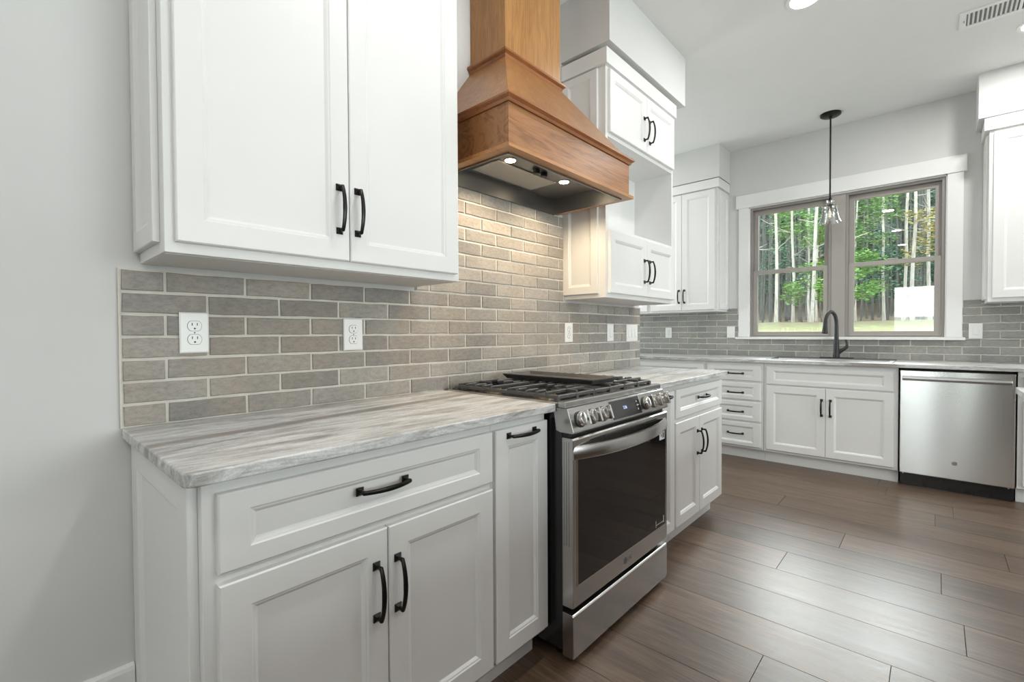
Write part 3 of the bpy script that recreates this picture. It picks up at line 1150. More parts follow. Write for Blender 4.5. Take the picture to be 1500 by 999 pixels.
# ------------------------------------------------------------------ outlets and switches
def plate(name, label, cat, loc, w, h, kind, wallside, group=None):
    rz = 0 if wallside == 'stove' else -PI / 2
    t = thing(name, label, cat, loc, rz, group)
    mb = MB().rings([rect(-w / 2, w / 2, -h / 2, h / 2, 0), rect(-w / 2, w / 2, -h / 2, h / 2, -0.003), rect(-w / 2, w / 2, -h / 2, h / 2, -0.0058, 0.0035)])
    mb.build('cover_plate', M_PLATE, t)
    if kind == 'duplex':
        for s in (-1, 1):
            z = s * 0.0195
            ring = []
            rr_ = 0.0172
            for i in range(28):
                a = 2 * PI * i / 28
                ring.append((rr_ * math.cos(a), max(-0.0142, min(0.0142, rr_ * math.sin(a)))))
            g = MB().extrude([(x * 1.07, zz * 1.07 + z) for x, zz in ring], 1, -0.0057, -0.0061).build('receptacle_outline', M_INK, t)
            r = MB().extrude([(x, zz + z) for x, zz in ring], 1, -0.0062, -0.0080).build('receptacle', M_PLATE, t)
            sl = MB()
            for sx in (-0.0063, 0.0063):
                sl.box(sx - 0.0011, sx + 0.0011, -0.0079, -0.0084, z + 0.001, z + 0.0088)
            sl.lathe([(0.0026, 0.0079), (0.0026, 0.0084)], (0, 0, z - 0.0075), 10, 'Y', M=Matrix.Scale(-1, 3, Vector((0, 1, 0))))
            sl.build('slots', M_MATBLACK, r)
        MB().lathe([(0.0022, 0.0058), (0.0022, 0.0066)], (0, 0, 0), 10, 'Y', M=Matrix.Scale(-1, 3, Vector((0, 1, 0)))).build('screw', M_INK, t)
    else:
        n = kind
        for i in range(n):
            cx = (i - (n - 1) / 2) * 0.046
            k = MB()
            k.rings([rect(cx - 0.0165, cx + 0.0165, -0.033, 0.033, -0.0059), rect(cx - 0.0165, cx + 0.0165, -0.033, 0.033, -0.0068, 0.001)])
            k.build('rocker_frame', M_PLATE, t)
            MB().extrude([(-0.0069, -0.030), (-0.0069, 0.030), (-0.0080, 0.030), (-0.0110, -0.028)], 0, cx - 0.014, cx + 0.014).build('rocker', M_PLATE, t, bevel=0.001)
    return t


yo = -0.0128
plate('wall_outlet', 'white duplex outlet nearest the left end of the brick backsplash', 'outlet', (0.1655, yo, 1.1695), 0.073, 0.118, 'duplex', 'stove')
plate('wall_outlet', 'white duplex outlet on the brick midway between left outlet and range', 'outlet', (0.6645, yo, 1.1615), 0.076, 0.117, 'duplex', 'stove')
plate('wall_outlet', 'white duplex outlet just right of the range below the niche cabinet', 'outlet', (2.0355, yo, 1.164), 0.076, 0.113, 'duplex', 'stove')
plate('light_switch', 'single white switch plate under the middle of the niche cabinet', 'switch', (2.508, yo, 1.1625), 0.078, 0.114, 1, 'stove')
plate('light_switch', 'wide white multi-switch plate near the end of the stove wall', 'switch', (2.805, yo, 1.158), 0.158, 0.118, 3, 'stove')
xo = X1 - 0.0128
plate('wall_outlet', 'white outlet plate under the cabinet left of the window', 'outlet', (xo, 0.6585, 1.155), 0.073, 0.117, 'duplex', 'sink')
plate('light_switch', 'white switch plate just left of the window casing', 'switch', (xo, -0.018, 1.159), 0.078, 0.118, 1, 'sink')
plate('light_switch', 'white switch plate right of the window above the dishwasher', 'switch', (xo, -1.843, 1.158), 0.078, 0.122, 1, 'sink')

# ------------------------------------------------------------------ range
RX0, RX1 = 1.1005, 1.8570
RC = (RX0 + RX1) / 2
rg = thing('gas_range', 'stainless steel slide-in gas range with black glass oven door', 'range', (RC, 0, 0))
hw_ = (RX1 - RX0) / 2
MB().box(-hw_ + 0.002, hw_ - 0.002, -0.02, -0.6455, 0.045, 0.8855).build('body', M_BLACK, rg)
for sx in (-1, 1):
    for yy in (-0.10, -0.60):
        MB().lathe([(0.016, 0.0), (0.016, 0.006), (0.010, 0.008), (0.010, 0.0445)], (sx * (hw_ - 0.05), yy, 0), 14).build('leg', M_BLACK, rg)
# drawer
DF = -0.693


def front_panel(name, z0, z1, mat):
    prof = [(-0.6460, z0), (-0.6460, z1), (DF + 0.006, z1), (DF, z1 - 0.006), (DF, z0 + 0.004), (DF + 0.006, z0)]
    return MB().extrude(prof, 0, -hw_, hw_).build(name, mat, rg, bevel=0.002)


front_panel('storage_drawer', 0.028, 0.1835, M_SS)
dr = front_panel('oven_door', 0.205, 0.7985, M_SS)
# glass slightly proud so the steel frame stays one sheet
MB().box(-hw_ + 0.024, hw_ - 0.022, DF + 0.0002, DF - 0.0022, 0.283, 0.735).build('oven_glass', M_OVEN, dr, bevel=0.0008)
tr = MB()
g0, g1, h0, h1 = -hw_ + 0.0225, hw_ - 0.0205, 0.2815, 0.7365
tr.box(g0, g1, DF, DF - 0.0026, h0, h0 + 0.0022).box(g0, g0 + 0.0022, DF, DF - 0.0026, h0, h1).box(g1 - 0.0022, g1, DF, DF - 0.0026, h0, h1)
tr.build('glass_edge', M_CHROME, dr)
# handle: broad band bowed outward
hp = []
for i in range(21):
    t = -1 + 2 * i / 20
    bow = 0.001 + 0.054 * (1 - abs(t) ** 2.4)
    x = t * (hw_ - 0.001)
    y = DF - bow
    zc = 0.748 - 0.004 * (1 - t * t)
    hh = 0.0225
    hp.append([(x, y + 0.012, zc - hh), (x, y + 0.001, zc - hh), (x, y - 0.0012, zc - hh + 0.003), (x, y - 0.0004, zc), (x, y + 0.0035, zc + hh - 0.006), (x, y + 0.0055, zc + hh - 0.001), (x, y + 0.009, zc + hh), (x, y + 0.014, zc + hh)])
MB().rings(hp).build('handle', M_SS, dr, smooth=True)
gv = MB()
for k in range(3):
    gv.box(-hw_ - 0.0004, -hw_ + 0.001, -0.654 - k * 0.010, -0.6565 - k * 0.010, 0.42, 0.785)
gv.build('side_groove', M_GUN, dr)
sl = MB()
for xa, xb in ((-0.275, -0.165), (0.165, 0.275)):
    sl.box(xa, xb, DF + 0.001, DF - 0.0004, 0.7725, 0.7800)
sl.build('vent_slot', M_GAP, dr)
# paper tag and small label on the glass
tg = MB().box(1.772 - RC, 1.823 - RC, DF - 0.0024, DF - 0.0030, 0.677, 0.7130).build('paper_tag', M_TICKET, dr)
MB().box(1.784 - RC, 1.793 - RC, DF - 0.0030, DF - 0.0033, 0.690, 0.703).box(1.801 - RC, 1.818 - RC, DF - 0.0030, DF - 0.0033, 0.684, 0.707).build('tag_print', M_INK, tg)
lb = MB().box(1.735 - RC, 1.738 - RC, DF - 0.0024, DF - 0.0028, 0.292, 0.322).box(1.812 - RC, 1.818 - RC, DF - 0.0024, DF - 0.0028, 0.296, 0.327).box(1.738 - RC, 1.812 - RC, DF - 0.0024, DF - 0.0026, 0.300, 0.3025)
lb.build('glass_label', M_TICKET, dr)


def text(name, body_, size, mat, parent, loc, rot, ext=0.0003):
    cu = bpy.data.curves.new(name, 'FONT')
    cu.body = body_
    cu.size = size
    cu.extrude = ext
    cu.align_x = 'CENTER'
    cu.align_y = 'CENTER'
    o = bpy.data.objects.new(name, cu)
    COL.objects.link(o)
    cu.materials.append(mat)
    dg = bpy.context.evaluated_depsgraph_get()
    me = bpy.data.meshes.new_from_object(o.evaluated_get(dg))
    bpy.data.objects.remove(o)
    m = bpy.data.objects.new(name, me)
    COL.objects.link(m)
    if not me.materials:
        me.materials.append(mat)
    m.parent = parent
    m.location = loc
    m.rotation_euler = rot
    return m


# maker's mark: dark disc with ring letters beside it
lx = 1.478 - RC
mk = MB()
mk.lathe([(0.0135, 0), (0.0135, 0.0005)], (lx - 0.014, DF - 0.0005, 0.2450), 24, 'Y')
mk.build('logo_disc', M_INK, dr)
text('logo_letters', 'LG', 0.026, M_INK, dr, (lx + 0.022, DF - 0.0004, 0.2450), (PI / 2, 0, 0))

# gap strip under the control panel
MB().box(-hw_ + 0.003, hw_ - 0.003, -0.6462, -0.672, 0.7995, 0.8145).build('vent_gap', M_GAP, rg)
# control panel
ZP0, YP0, ZP1, YP1 = 0.8150, -0.6965, 0.9000, -0.6675
prof = [(-0.622, 0.8200), (-0.610, 0.8990), (YP1, ZP1), (YP1 - 0.004, ZP1 - 0.003), (YP0, ZP0 + 0.006), (YP0 + 0.004, ZP0), (-0.64, ZP0)]
cp = MB().extrude([(a, b_) for a, b_ in prof], 0, -hw_ - 0.001, hw_ + 0.001).build('control_panel', M_SS, rg, bevel=0.001)
tilt = math.atan2(YP1 - YP0, ZP1 - ZP0)      # lean of the panel face
pc = Vector((0, (YP0 + YP1 - 0.004) / 2, (ZP0 + ZP1) / 2 + 0.0015))
nrm = Vector((0, -math.cos(tilt), math.sin(tilt)))
upv = Vector((0, math.sin(tilt), math.cos(tilt)))


def on_panel(x, s, out=0.0):
    return Vector((x, 0, 0)) + Vector((0, pc.y, pc.z)) + upv * s + nrm * out


def panel_box(mb, xa, xb, sa, sb, oa, ob):
    vs = []
    for o_ in (oa, ob):
        for s_ in (sa, sb):
            for x_ in (xa, xb):
                vs.append(on_panel(x_, s_, o_))
    mb.add(vs, [(0, 1, 3, 2), (4, 6, 7, 5), (0, 4, 5, 1), (2, 3, 7, 6), (0, 2, 6, 4), (1, 5, 7, 3)])
    return mb


panel_box(MB(), -0.115, 0.127, -0.036, 0.036, -0.0005, 0.0012).build('display', M_PANEL, cp)
panel_box(MB(), -0.118, -0.115, -0.037, 0.037, -0.0005, 0.0016).add([], []).build('display_edge', M_CHROME, cp)
panel_box(MB(), 0.127, 0.131, -0.037, 0.037, -0.0005, 0.0016).build('display_edge', M_CHROME, cp)
tx = text('clock_digits', '2:26', 0.017, M_DISPLAY, cp, on_panel(0.0, 0.002, 0.0014), (PI / 2 - tilt, 0, 0))
tx = MB()
for i in range(3):
    panel_box(tx, 0.100, 0.104, -0.02 + i * 0.016, -0.012 + i * 0.016, 0.0012, 0.0015)
panel_box(tx, 0.108, 0.116, -0.001, 0.001, 0.0012, 0.0015)
tx.build('touch_marks', M_TICKET, cp)
# knobs
Rm = Matrix((Vector((1, 0, 0)), upv, nrm)).transposed()   # local x,y(up),z(out) -> panel frame
Rm = Matrix(((1, 0, 0), (0, upv.y, nrm.y), (0, upv.z, nrm.z)))


def knob(x):
    t = bpy.data.objects.new('knob', None)
    k0 = on_panel(x, -0.001, 0.0)
    sk = MB().lathe([(0.0285, 0.0), (0.0285, 0.004), (0.0255, 0.0055)], tuple(k0), 28, 'Z', M=Rm).build('knob', M_MATBLACK, cp, smooth=True)
    MB().lathe([(0.0245, 0.0056), (0.0245, 0.022), (0.0235, 0.0245), (0.0205, 0.0255)], tuple(k0), 32, 'Z', M=Rm).build('knob_body', M_CHROME, sk, smooth=True)
    g = MB()
    for (w0, w1, z0, z1) in ((0.0055, 0.0045, 0.0257, 0.0440),):
        vs = []
        for (ww, zz, hh) in ((w0, z0, 0.0245), (w1, z1, 0.0260)):
            for sx, sy in ((-1, -1), (1, -1), (1, 1), (-1, 1)):
                vs.append(k0 + Rm @ Vector((sx * ww, sy * hh, zz)))
        g.add(vs, [(3, 2, 1, 0), (4, 5, 6, 7), (0, 1, 5, 4), (1, 2, 6, 5), (2, 3, 7, 6), (3, 0, 4, 7)])
    g.build('knob_grip', M_CHROME, sk, bevel=0.0015)
    bpy.data.objects.remove(t)


for kx in (1.155, 1.230, 1.305, 1.653, 1.728, 1.803):
    knob(kx - RC)

# cooktop
ct = MB()
ct.box(-hw_ - 0.0005, hw_ + 0.0005, -0.6615, -0.628, 0.9005, 0.9225)          # front rim
ct.build('front_rim', M_SS, rg, bevel=0.003)
MB().box(-hw_, -hw_ + 0.012, -0.03, -0.6275, 0.8862, 0.9190).box(hw_ - 0.012, hw_, -0.03, -0.6275, 0.8862, 0.9190).box(-hw_ + 0.012, hw_ - 0.012, -0.03, -0.050, 0.8862, 0.9260).build('side_rim', M_SS, rg)
MB().box(-hw_ + 0.0125, hw_ - 0.0125, -0.0505, -0.6275, 0.8865, 0.9120).build('cooktop', M_BLACK, rg)
# burners
for bx_, by_, r in ((-0.245, -0.185, 0.032), (-0.245, -0.470, 0.040), (0.0, -0.335, 0.036), (0.245, -0.185, 0.034), (0.245, -0.470, 0.044)):
    base = MB().lathe([(r * 1.25, 0.9122), (r * 1.25, 0.9150), (r, 0.9170), (r, 0.9240)], (bx_, by_, 0), 28).build('burner', M_BRASS, rg, smooth=True)
    MB().lathe([(r * 0.95, 0.9242), (r * 0.95, 0.9285), (r * 0.7, 0.9310)], (bx_, by_, 0), 28).build('burner_cap', M_IRON, base, smooth=True)


def bar(mb, p0, p1, w=0.0072, h=0.010):
    """square iron bar from p0 to p1 (same z), top chamfered"""
    p0, p1 = Vector(p0), Vector(p1)
    t = (p1 - p0).normalized()
    s = Vector((0, 0, 1)).cross(t).normalized() * (w / 2)
    up = Vector((0, 0, 1))
    def ring(p):
        return [p - s - up * h, p + s - up * h, p + s - up * 0.003, p + s * 0.6, p - s * 0.6, p - s - up * 0.003]
    mb.rings([ring(p0), ring(p1)])


ZG = 0.9500


def grate(x0, x1, y0, y1, fingers):
    mb = MB()
    cs_ = [(x0, y0), (x1, y0), (x1, y1), (x0, y1)]
    zf = ZG - 0.010
    for i in range(4):
        a, b_ = cs_[i], cs_[(i + 1) % 4]
        bar(mb, (*a, zf), (*b_, zf), 0.011, 0.013)
    for x, y in cs_ + [((x0 + x1) / 2, y0), ((x0 + x1) / 2, y1)]:
        mb.box(x - 0.008, x + 0.008, y - 0.008, y + 0.008, 0.9125, zf - 0.004)
    xm = (x0 + x1) / 2
    ym = (y0 + y1) / 2
    bar(mb, (x0, ym, zf), (x1, ym, zf), 0.010, 0.012)
    for cy in fingers:
        # raised fingers from both sides toward the burner
        for k in (-0.095, -0.048, 0.0, 0.048, 0.095):
            yy = cy + k
            if not (y0 + 0.01 < yy < y1 - 0.01):
                continue
            ln = 0.052 if abs(k) < 0.08 else (x1 - x0) / 2
            for xa, sx in ((x0, 1), (x1, -1)):
                xb = xa + sx * min(ln + (0.012 if k == 0 else 0), (x1 - x0) / 2)
                bar(mb, (xa + sx * 0.004, yy, ZG), (xb, yy, ZG), 0.008, 0.012)
                mb.box(xa - 0.005, xa + 0.005, yy - 0.0045, yy + 0.0045, zf - 0.004, ZG - 0.002)
    for yy0, yy1, dy in ((y0, y0 + 0.09, 1), (y1, y1 - 0.09, -1)):
        bar(mb, (xm, yy0, ZG), (xm, yy1, ZG), 0.008, 0.012)
        mb.box(xm - 0.005, xm + 0.005, yy0 - 0.005, yy0 + 0.005, zf - 0.004, ZG - 0.002)
    return mb.build('grate', M_IRON, rg, bevel=0.001)


gy0, gy1 = -0.612, -0.075
grate(-0.358, -0.124, gy0, gy1, (-0.185, -0.470))
grate(-0.116, 0.116, gy0, gy1, (-0.335,))
grate(0.124, 0.358, gy0, gy1, (-0.185, -0.470))
# griddle plate resting on the middle grate
gx0, gx1, ga, gb = -0.100, 0.100, -0.595, -0.100


def gr(i, z):
    return [(gx0 + i, ga + i, z), (gx1 - i, ga + i, z), (gx1 - i, gb - i, z), (gx0 + i, gb - i, z)]


o = MB().rings([gr(0.014, 0.9515), gr(0.0, 0.9700), gr(0.0, 0.9735), gr(0.007, 0.9735), gr(0.017, 0.9600), gr(0.020, 0.9600)]).build('griddle', M_IRON)
o.location = (RC, 0, 0)
tag(o, 'dark cast iron griddle tray lying on the middle grate of the range', 'griddle')

# ------------------------------------------------------------------ range hood
hc = 1.4770
hd = thing('range_hood', 'cherry wood range hood with tapered canopy and tall square chimney', 'hood', (hc, 0, 1.832))
oz = 1.832
B = 0.4458           # half width of the apron
yA = -0.465


def hbox(hw2, yf, z0, z1):
    return MB().box(-hw2, hw2, -0.003, yf, z0 - oz, z1 - oz)


# apron: three boards
t = 0.018
MB().box(-B, B, yA, yA + t, 0.014, 2.000 - oz).box(-B, -B + t, -0.003, yA + t, 0.014, 2.000 - oz).box(B - t, B, -0.003, yA + t, 0.014, 2.000 - oz).build('apron', M_CHX, hd, bevel=0.001)
# lip ring at the bottom
lp = MB()
o_, i_ = 0.017, 0.026
lp.box(-B - o_, B + o_, yA - o_, yA + i_, 0.0, 0.0138).box(-B - o_, -B + i_, -0.003, yA + i_, 0.0, 0.0138).box(B - i_, B + o_, -0.003, yA + i_, 0.0, 0.0138)
lp.build('bottom_lip', M_CHLIP, hd)
# mouldings


def mould(hw2, yf, z0, z1, name):
    n = [(0.000, z0), (0.006, z0), (0.010, z0 + (z1 - z0) * 0.35), (0.017, z0 + (z1 - z0) * 0.50), (0.021, z0 + (z1 - z0) * 0.62), (0.021, z1 - 0.004), (0.017, z1)]
    rs = []
    for o, z in n:
        rs.append([(-hw2 - o, -0.003, z - oz), (-hw2 - o, yf - o, z - oz), (hw2 + o, yf - o, z - oz), (hw2 + o, -0.003, z - oz)])
    MB().rings(rs).build(name, M_CHTRIM, hd)


mould(B, yA, 2.0005, 2.030, 'lower_moulding')
CB = 0.200
yC = -0.222
zs0, zs1 = 2.0305, 2.358
MB().rings([[(-B + 0.004, -0.003, zs0 - oz), (-B + 0.004, yA + 0.004, zs0 - oz), (B - 0.004, yA + 0.004, zs0 - oz), (B - 0.004, -0.003, zs0 - oz)],
            [(-CB - 0.006, -0.003, zs1 - oz), (-CB - 0.006, yC - 0.006, zs1 - oz), (CB + 0.006, yC - 0.006, zs1 - oz), (CB + 0.006, -0.003, zs1 - oz)]]).build('canopy', M_CHS, hd)
mould(CB, yC, 2.3585, 2.392, 'upper_moulding')
MB().box(-CB, CB, -0.003, yC, 2.3925 - oz, H - 0.001 - oz).build('chimney', M_CHZ, hd, bevel=0.001)
# liner
li = MB()
wb = B - i_ - 0.001
zl = 1.910 - oz
yfL = yA + i_ + 0.001
for (xa, xb, ya, yb) in ((-wb, wb, yfL, yfL + 0.004), (-wb, -wb + 0.004, -0.004, yfL), (wb - 0.004, wb, -0.004, yfL), (-wb, wb, -0.014, -0.018)):
    li.box(xa, xb, ya, yb, -0.006, zl)
li.box(-wb, wb, -0.014, yfL, zl + 0.0005, zl + 0.004)
ln = li.build('liner', M_GUN, hd)
MB().box(-0.240, 0.175, -0.050, -0.213, zl - 0.006, zl).build('filter', M_FILT, hd, bevel=0.001)
lpow = 1.2
for lx_, ly_ in ((-0.197, -0.245), (0.197, -0.245)):
    le = MB().lathe([(0.028, zl - 0.0035), (0.028, zl)], (lx_, ly_, 0), 28).build('lamp_ring', M_CHROME, hd)
    MB().lathe([(0.023, zl - 0.0048), (0.023, zl - 0.0036)], (lx_, ly_, 0), 28).build('lamp_lens', M_LED, le)
for lx_ in (-0.027, 0.028):
    MB().lathe([(0.0150, zl - 0.020), (0.0160, zl - 0.018), (0.0170, zl)], (lx_, -0.252, 0), 22).build('control_knob', M_MATBLACK, hd, smooth=True)
for lx_, ly_ in ((-0.197, -0.245), (0.197, -0.245)):
    Ld = bpy.data.lights.new('hood_lamp', 'SPOT')
    Ld.energy = 16
    Ld.color = (1.0, 0.79, 0.53)
    Ld.spot_size = math.radians(150)
    Ld.spot_blend = 0.6
    Ld.shadow_soft_size = 0.022
    lo = bpy.data.objects.new('hood_lamp', Ld)
    COL.objects.link(lo)
    lo.location = (hc + lx_, ly_, 1.832 + zl - 0.010)

# ------------------------------------------------------------------ dishwasher
dw = sink_side('dishwasher', 'stainless steel dishwasher with bar handle under the window counter', 'dishwasher', -1.4125)
DW = 2.0135 - 1.4125
dfy = -(X1 - 4.3436)
MB().box(0.003, DW - 0.003, -0.05, dfy + 0.045, 0.012, 0.884).build('body', M_GAP, dw)
MB().rings([rect(0.003, DW - 0.003, 0.0985, 0.869, dfy + 0.044), rect(0.003, DW - 0.003, 0.0985, 0.869, dfy + 0.004), rect(0.003, DW - 0.003, 0.0985, 0.869, dfy, 0.004)]).build('door', M_SSD, dw)
MB().box(0.006, DW - 0.006, dfy + 0.043, dfy + 0.040 + 0.02, 0.0, 0.0845).build('kick_plate', M_BLACK, dw)
hb = MB()
hx0, hx1 = 0.016, DW - 0.022
prof = [(dfy - 0.030, 0.795), (dfy - 0.044, 0.797), (dfy - 0.046, 0.811), (dfy - 0.044, 0.826), (dfy - 0.030, 0.828), (dfy - 0.028, 0.811)]
hb.extrude(prof, 0, hx0, hx1)
for xx in (hx0 + 0.02, hx1 - 0.045):
    hb.box(xx, xx + 0.025, dfy - 0.0005, dfy - 0.030, 0.803, 0.820)
hb.build('handle', M_SS, dw, bevel=0.002)
MB().lathe([(0.015, 0), (0.015, 0.0012), (0.012, 0.0016)], (q(0) * 0 + (1.716 - 1.4125), dfy, 0.216), 24, 'Y', M=Matrix.Scale(-1, 3, Vector((0, 1, 0)))).build('logo_badge', M_SS, dw)
for xx in (0.022, DW - 0.03):
    MB().lathe([(0.005, 0), (0.005, 0.003)], (xx, dfy + 0.02, 0.093), 12, 'Y', M=Matrix.Scale(-1, 3, Vector((0, 1, 0)))).build('screw', M_CHROME, dw)

# ------------------------------------------------------------------ island at the right edge
isl = thing('kitchen_island', 'kitchen island whose counter corner enters at the right edge', 'island', (0.9, -2.6, 0))
MB().box(-0.95, 1.62, -0.55, 0.42, 0.0, 0.8855).build('body', M_ISLAND, isl, bevel=0.002)
MB().box(-1.15, 1.881, -0.85, 0.728, 0.8860, 0.914).build('island_counter', M_STONE, isl, bevel=0.004, seg=3)

# ------------------------------------------------------------------ pendant, cans, vent
pd = thing('pendant_light', 'clear glass bell pendant on a black rod hanging over the sink', 'lamp', (4.652, -0.923, H))
MB().lathe([(0.077, -0.0005), (0.077, -0.014), (0.066, -0.022), (0.012, -0.026), (0.010, -0.04)], n=40).build('canopy', M_BRONZE, pd, smooth=True)
MB().tube([(0, 0, -0.035), (0, 0, -0.735)], 0.0065, 12).build('rod', M_BRONZE, pd, smooth=True)
MB().lathe([(0.006, -0.72), (0.014, -0.735), (0.014, -0.750), (0.009, -0.755), (0.013, -0.765), (0.019, -0.772), (0.019, -0.825), (0.015, -0.832)], n=24).build('socket', M_BRONZE, pd, smooth=True)
prof = [(0.033, 0.000), (0.027, -0.014), (0.027, -0.026), (0.052, -0.036), (0.067, -0.044), (0.058, -0.049), (0.052, -0.060), (0.058, -0.105), (0.068, -0.150), (0.083, -0.190)]
MB().lathe([(r, z - 0.748) for r, z in prof] + [(r - 0.0022, z - 0.748) for r, z in reversed(prof)], n=40, close=False).build('glass_shade', M_SHADE, pd, smooth=True)
bl = MB().lathe([(0.010, -0.832), (0.013, -0.845), (0.022, -0.870), (0.0235, -0.885), (0.019, -0.903), (0.006, -0.914)], n=24).build('bulb', M_SHADE, pd, smooth=True)
MB().tube([(0, 0.006, -0.845), (0.002, 0.004, -0.885), (-0.002, -0.004, -0.885), (0, -0.006, -0.845)], 0.0009, 6).build('filament', M_FIL, bl)

cl = None
can_lab = ['round recessed ceiling light at the top edge above the range aisle', None, None, None, 'round recessed ceiling light at the right edge next to the vent']
for i, (cx, cy) in enumerate(CANS):
    if cl is None:
        cl = thing('recessed_light', can_lab[0], 'ceiling light', (cx, cy, H), group='recessed ceiling lights')
        rg_ = MB().lathe([(0.092, -0.0005), (0.092, -0.004), (0.078, -0.007), (0.072, -0.0045)], n=40).build('trim_ring', M_TRIM, cl, smooth=True)
        MB().lathe([(0.0715, -0.0010), (0.0715, -0.0045)], n=40).build('lens', M_CANLENS, cl)
        o = cl
    else:
        o = copy_tree(cl)
        o.location = (cx, cy, H)
        if i == 4:
            o['label'] = can_lab[4]
        else:
            o['label'] = 'round recessed ceiling light mirrored as a bright oval in the window glass' if cy > -1.2 and cx < 2 else 'unseen round recessed ceiling light outside the frame'
    a = area('can_lamp', (cx, cy, H - 0.008), (0.14, 0.14), CAN_POWER * (1.7 if cx > 3.5 else 1.0), (1.0, 0.98, 0.955), (0, 0, 0), 'DISK')

vt = thing('ceiling_vent', 'white louvred ceiling vent at the upper right corner', 'vent', (3.748, -1.960, H))
fr = MB()
vw, vl = 0.104, 0.258
fr.box(-vw, vw, -vl, -vl + 0.03, -0.0005, -0.007).box(-vw, vw, vl - 0.03, vl, -0.0005, -0.007).box(-vw, -vw + 0.028, -vl + 0.03, vl - 0.03, -0.0005, -0.007).box(vw - 0.028, vw, -vl + 0.03, vl - 0.03, -0.0005, -0.007)
fr.box(-vw + 0.028, vw - 0.028, -0.007, 0.007, -0.0005, -0.007)
fr.build('frame', M_TRIM, vt, bevel=0.0015)
MB().box(-vw + 0.028, vw - 0.028, -vl + 0.03, vl - 0.03, -0.0004, -0.0012).build('duct_shade_sheet', M_DARKHOLE, vt)  # dark sheet painted as the shade behind the louvres
for a, b_ in ((-vl + 0.032, -0.009), (0.009, vl - 0.032)):
    n = 11
    lv = MB()
    for i in range(n):
        y = a + (b_ - a) * (i + 0.5) / n
        s = 1 if a > 0 else -1
        lv.add([(-vw + 0.028, y - 0.004 * s, -0.0062), (vw - 0.028, y - 0.004 * s, -0.0062), (vw - 0.028, y + 0.0035 * s, -0.0015), (-vw + 0.028, y + 0.0035 * s, -0.0015),
                (-vw + 0.028, y - 0.0025 * s, -0.0066), (vw - 0.028, y - 0.0025 * s, -0.0066), (vw - 0.028, y + 0.005 * s, -0.0019), (-vw + 0.028, y + 0.005 * s, -0.0019)],
               [(0, 1, 2, 3), (7, 6, 5, 4), (0, 4, 5, 1), (1, 5, 6, 2), (2, 6, 7, 3), (3, 7, 4, 0)])
    lv.build('louvres', M_TRIM, vt)
MB().box(-0.004, 0.004, vl - 0.022, vl - 0.019, -0.007, -0.016).build('damper_lever', M_INK, vt)

# ------------------------------------------------------------------ outside
PROF = [(5.2, -0.3), (8, 0.05), (12, 0.62), (16, 1.12), (20, 1.50), (26, 1.58), (34, 1.78), (45, 2.3), (60, 6.0), (75, 16.0), (95, 30.0)]


def gz(x):
    for (a, za), (b_, zb) in zip(PROF, PROF[1:]):
        if x <= b_:
            t_ = max(0, (x - a) / (b_ - a))
            return za + (zb - za) * t_
    return PROF[-1][1]


tag(MB().box(-45, BX - 0.15, -25, 25, -0.3, -0.15).build('lawn', M_GROUND), kind='structure')
rnd = random.Random(11)
g = MB()
nx, ny = 60, 50
vs = []
for i in range(nx + 1):
    x = 5.2 + (60 - 5.2) * i / nx
    for j in range(ny + 1):
        y = -22 + 60 * j / ny
        vs.append((x, y, gz(x) + rnd.uniform(-0.03, 0.03)))
fs = [(i * (ny + 1) + j, (i + 1) * (ny + 1) + j, (i + 1) * (ny + 1) + j + 1, i * (ny + 1) + j + 1) for i in range(nx) for j in range(ny)]
o = g.add(vs, fs).build('ground', M_GROUND, None, smooth=True)
tag(o, kind='structure')
g = MB()
vs, nx, ny = [], 20, 40
for i in range(nx + 1):
    x = 58 + 37 * i / nx
    for j in range(ny + 1):
        y = -40 + 100 * j / ny
        vs.append((x, y, gz(x) - 0.2 + rnd.uniform(-0.6, 0.6)))
fs = [(i * (ny + 1) + j, (i + 1) * (ny + 1) + j, (i + 1) * (ny + 1) + j + 1, i * (ny + 1) + j + 1) for i in range(nx) for j in range(ny)]
tag(g.add(vs, fs).build('wooded_hillside', M_HILL, None, smooth=True), kind='structure')


def trunk_mesh(seed, h, r, branches, mat, parent):
    rd = random.Random(seed)
    mb = MB()
    pts, rads = [], []
    x = y = 0
    n = 14
    for i in range(n + 1):
        t_ = i / n
        pts.append((x, y, h * t_))
        rads.append(r * (1 - 0.62 * t_) * (1.25 if i == 0 else 1))
        x += rd.uniform(-0.05, 0.05)
        y += rd.uniform(-0.05, 0.05)
    mb.tube(pts, rads, 8)
    for b_ in range(branches):
        k = rd.randint(3, n - 1)
        p = Vector(pts[k])
        a = rd.uniform(0, 2 * PI)
        ln_ = rd.uniform(0.45, 1.15)
        up_ = rd.uniform(-0.15, 0.55)
        d_ = Vector((math.cos(a), math.sin(a), up_))
        q_ = [p, p + d_ * ln_ * 0.5, p + d_ * ln_ + Vector((0, 0, rd.uniform(-0.1, 0.2)))]
        mb.tube(q_, [rads[k] * 0.28, rads[k] * 0.2, 0.006], 5)
    return mb.build('trunk', mat, parent, smooth=True)


def leaves(mb, rd, c, rad, n, size):
    for _ in range(n):
        while True:
            p = Vector((rd.uniform(-1, 1), rd.uniform(-1, 1), rd.uniform(-1, 1)))
            if p.length < 1:
                break
        p = Vector((c[0] + p.x * rad[0], c[1] + p.y * rad[1], c[2] + p.z * rad[2]))
        a, e = rd.uniform(0, 2 * PI), rd.uniform(-0.9, 0.9)
        u_ = Vector((math.cos(a), math.sin(a), 0)) * size * rd.uniform(0.6, 1.2)
        v_ = Vector((-math.sin(a) * math.cos(e), math.cos(a) * math.cos(e), math.sin(e))) * size * rd.uniform(0.4, 0.7)
        mb.add([p - u_, p - v_, p + u_, p + v_], [(0, 1, 2, 3)])


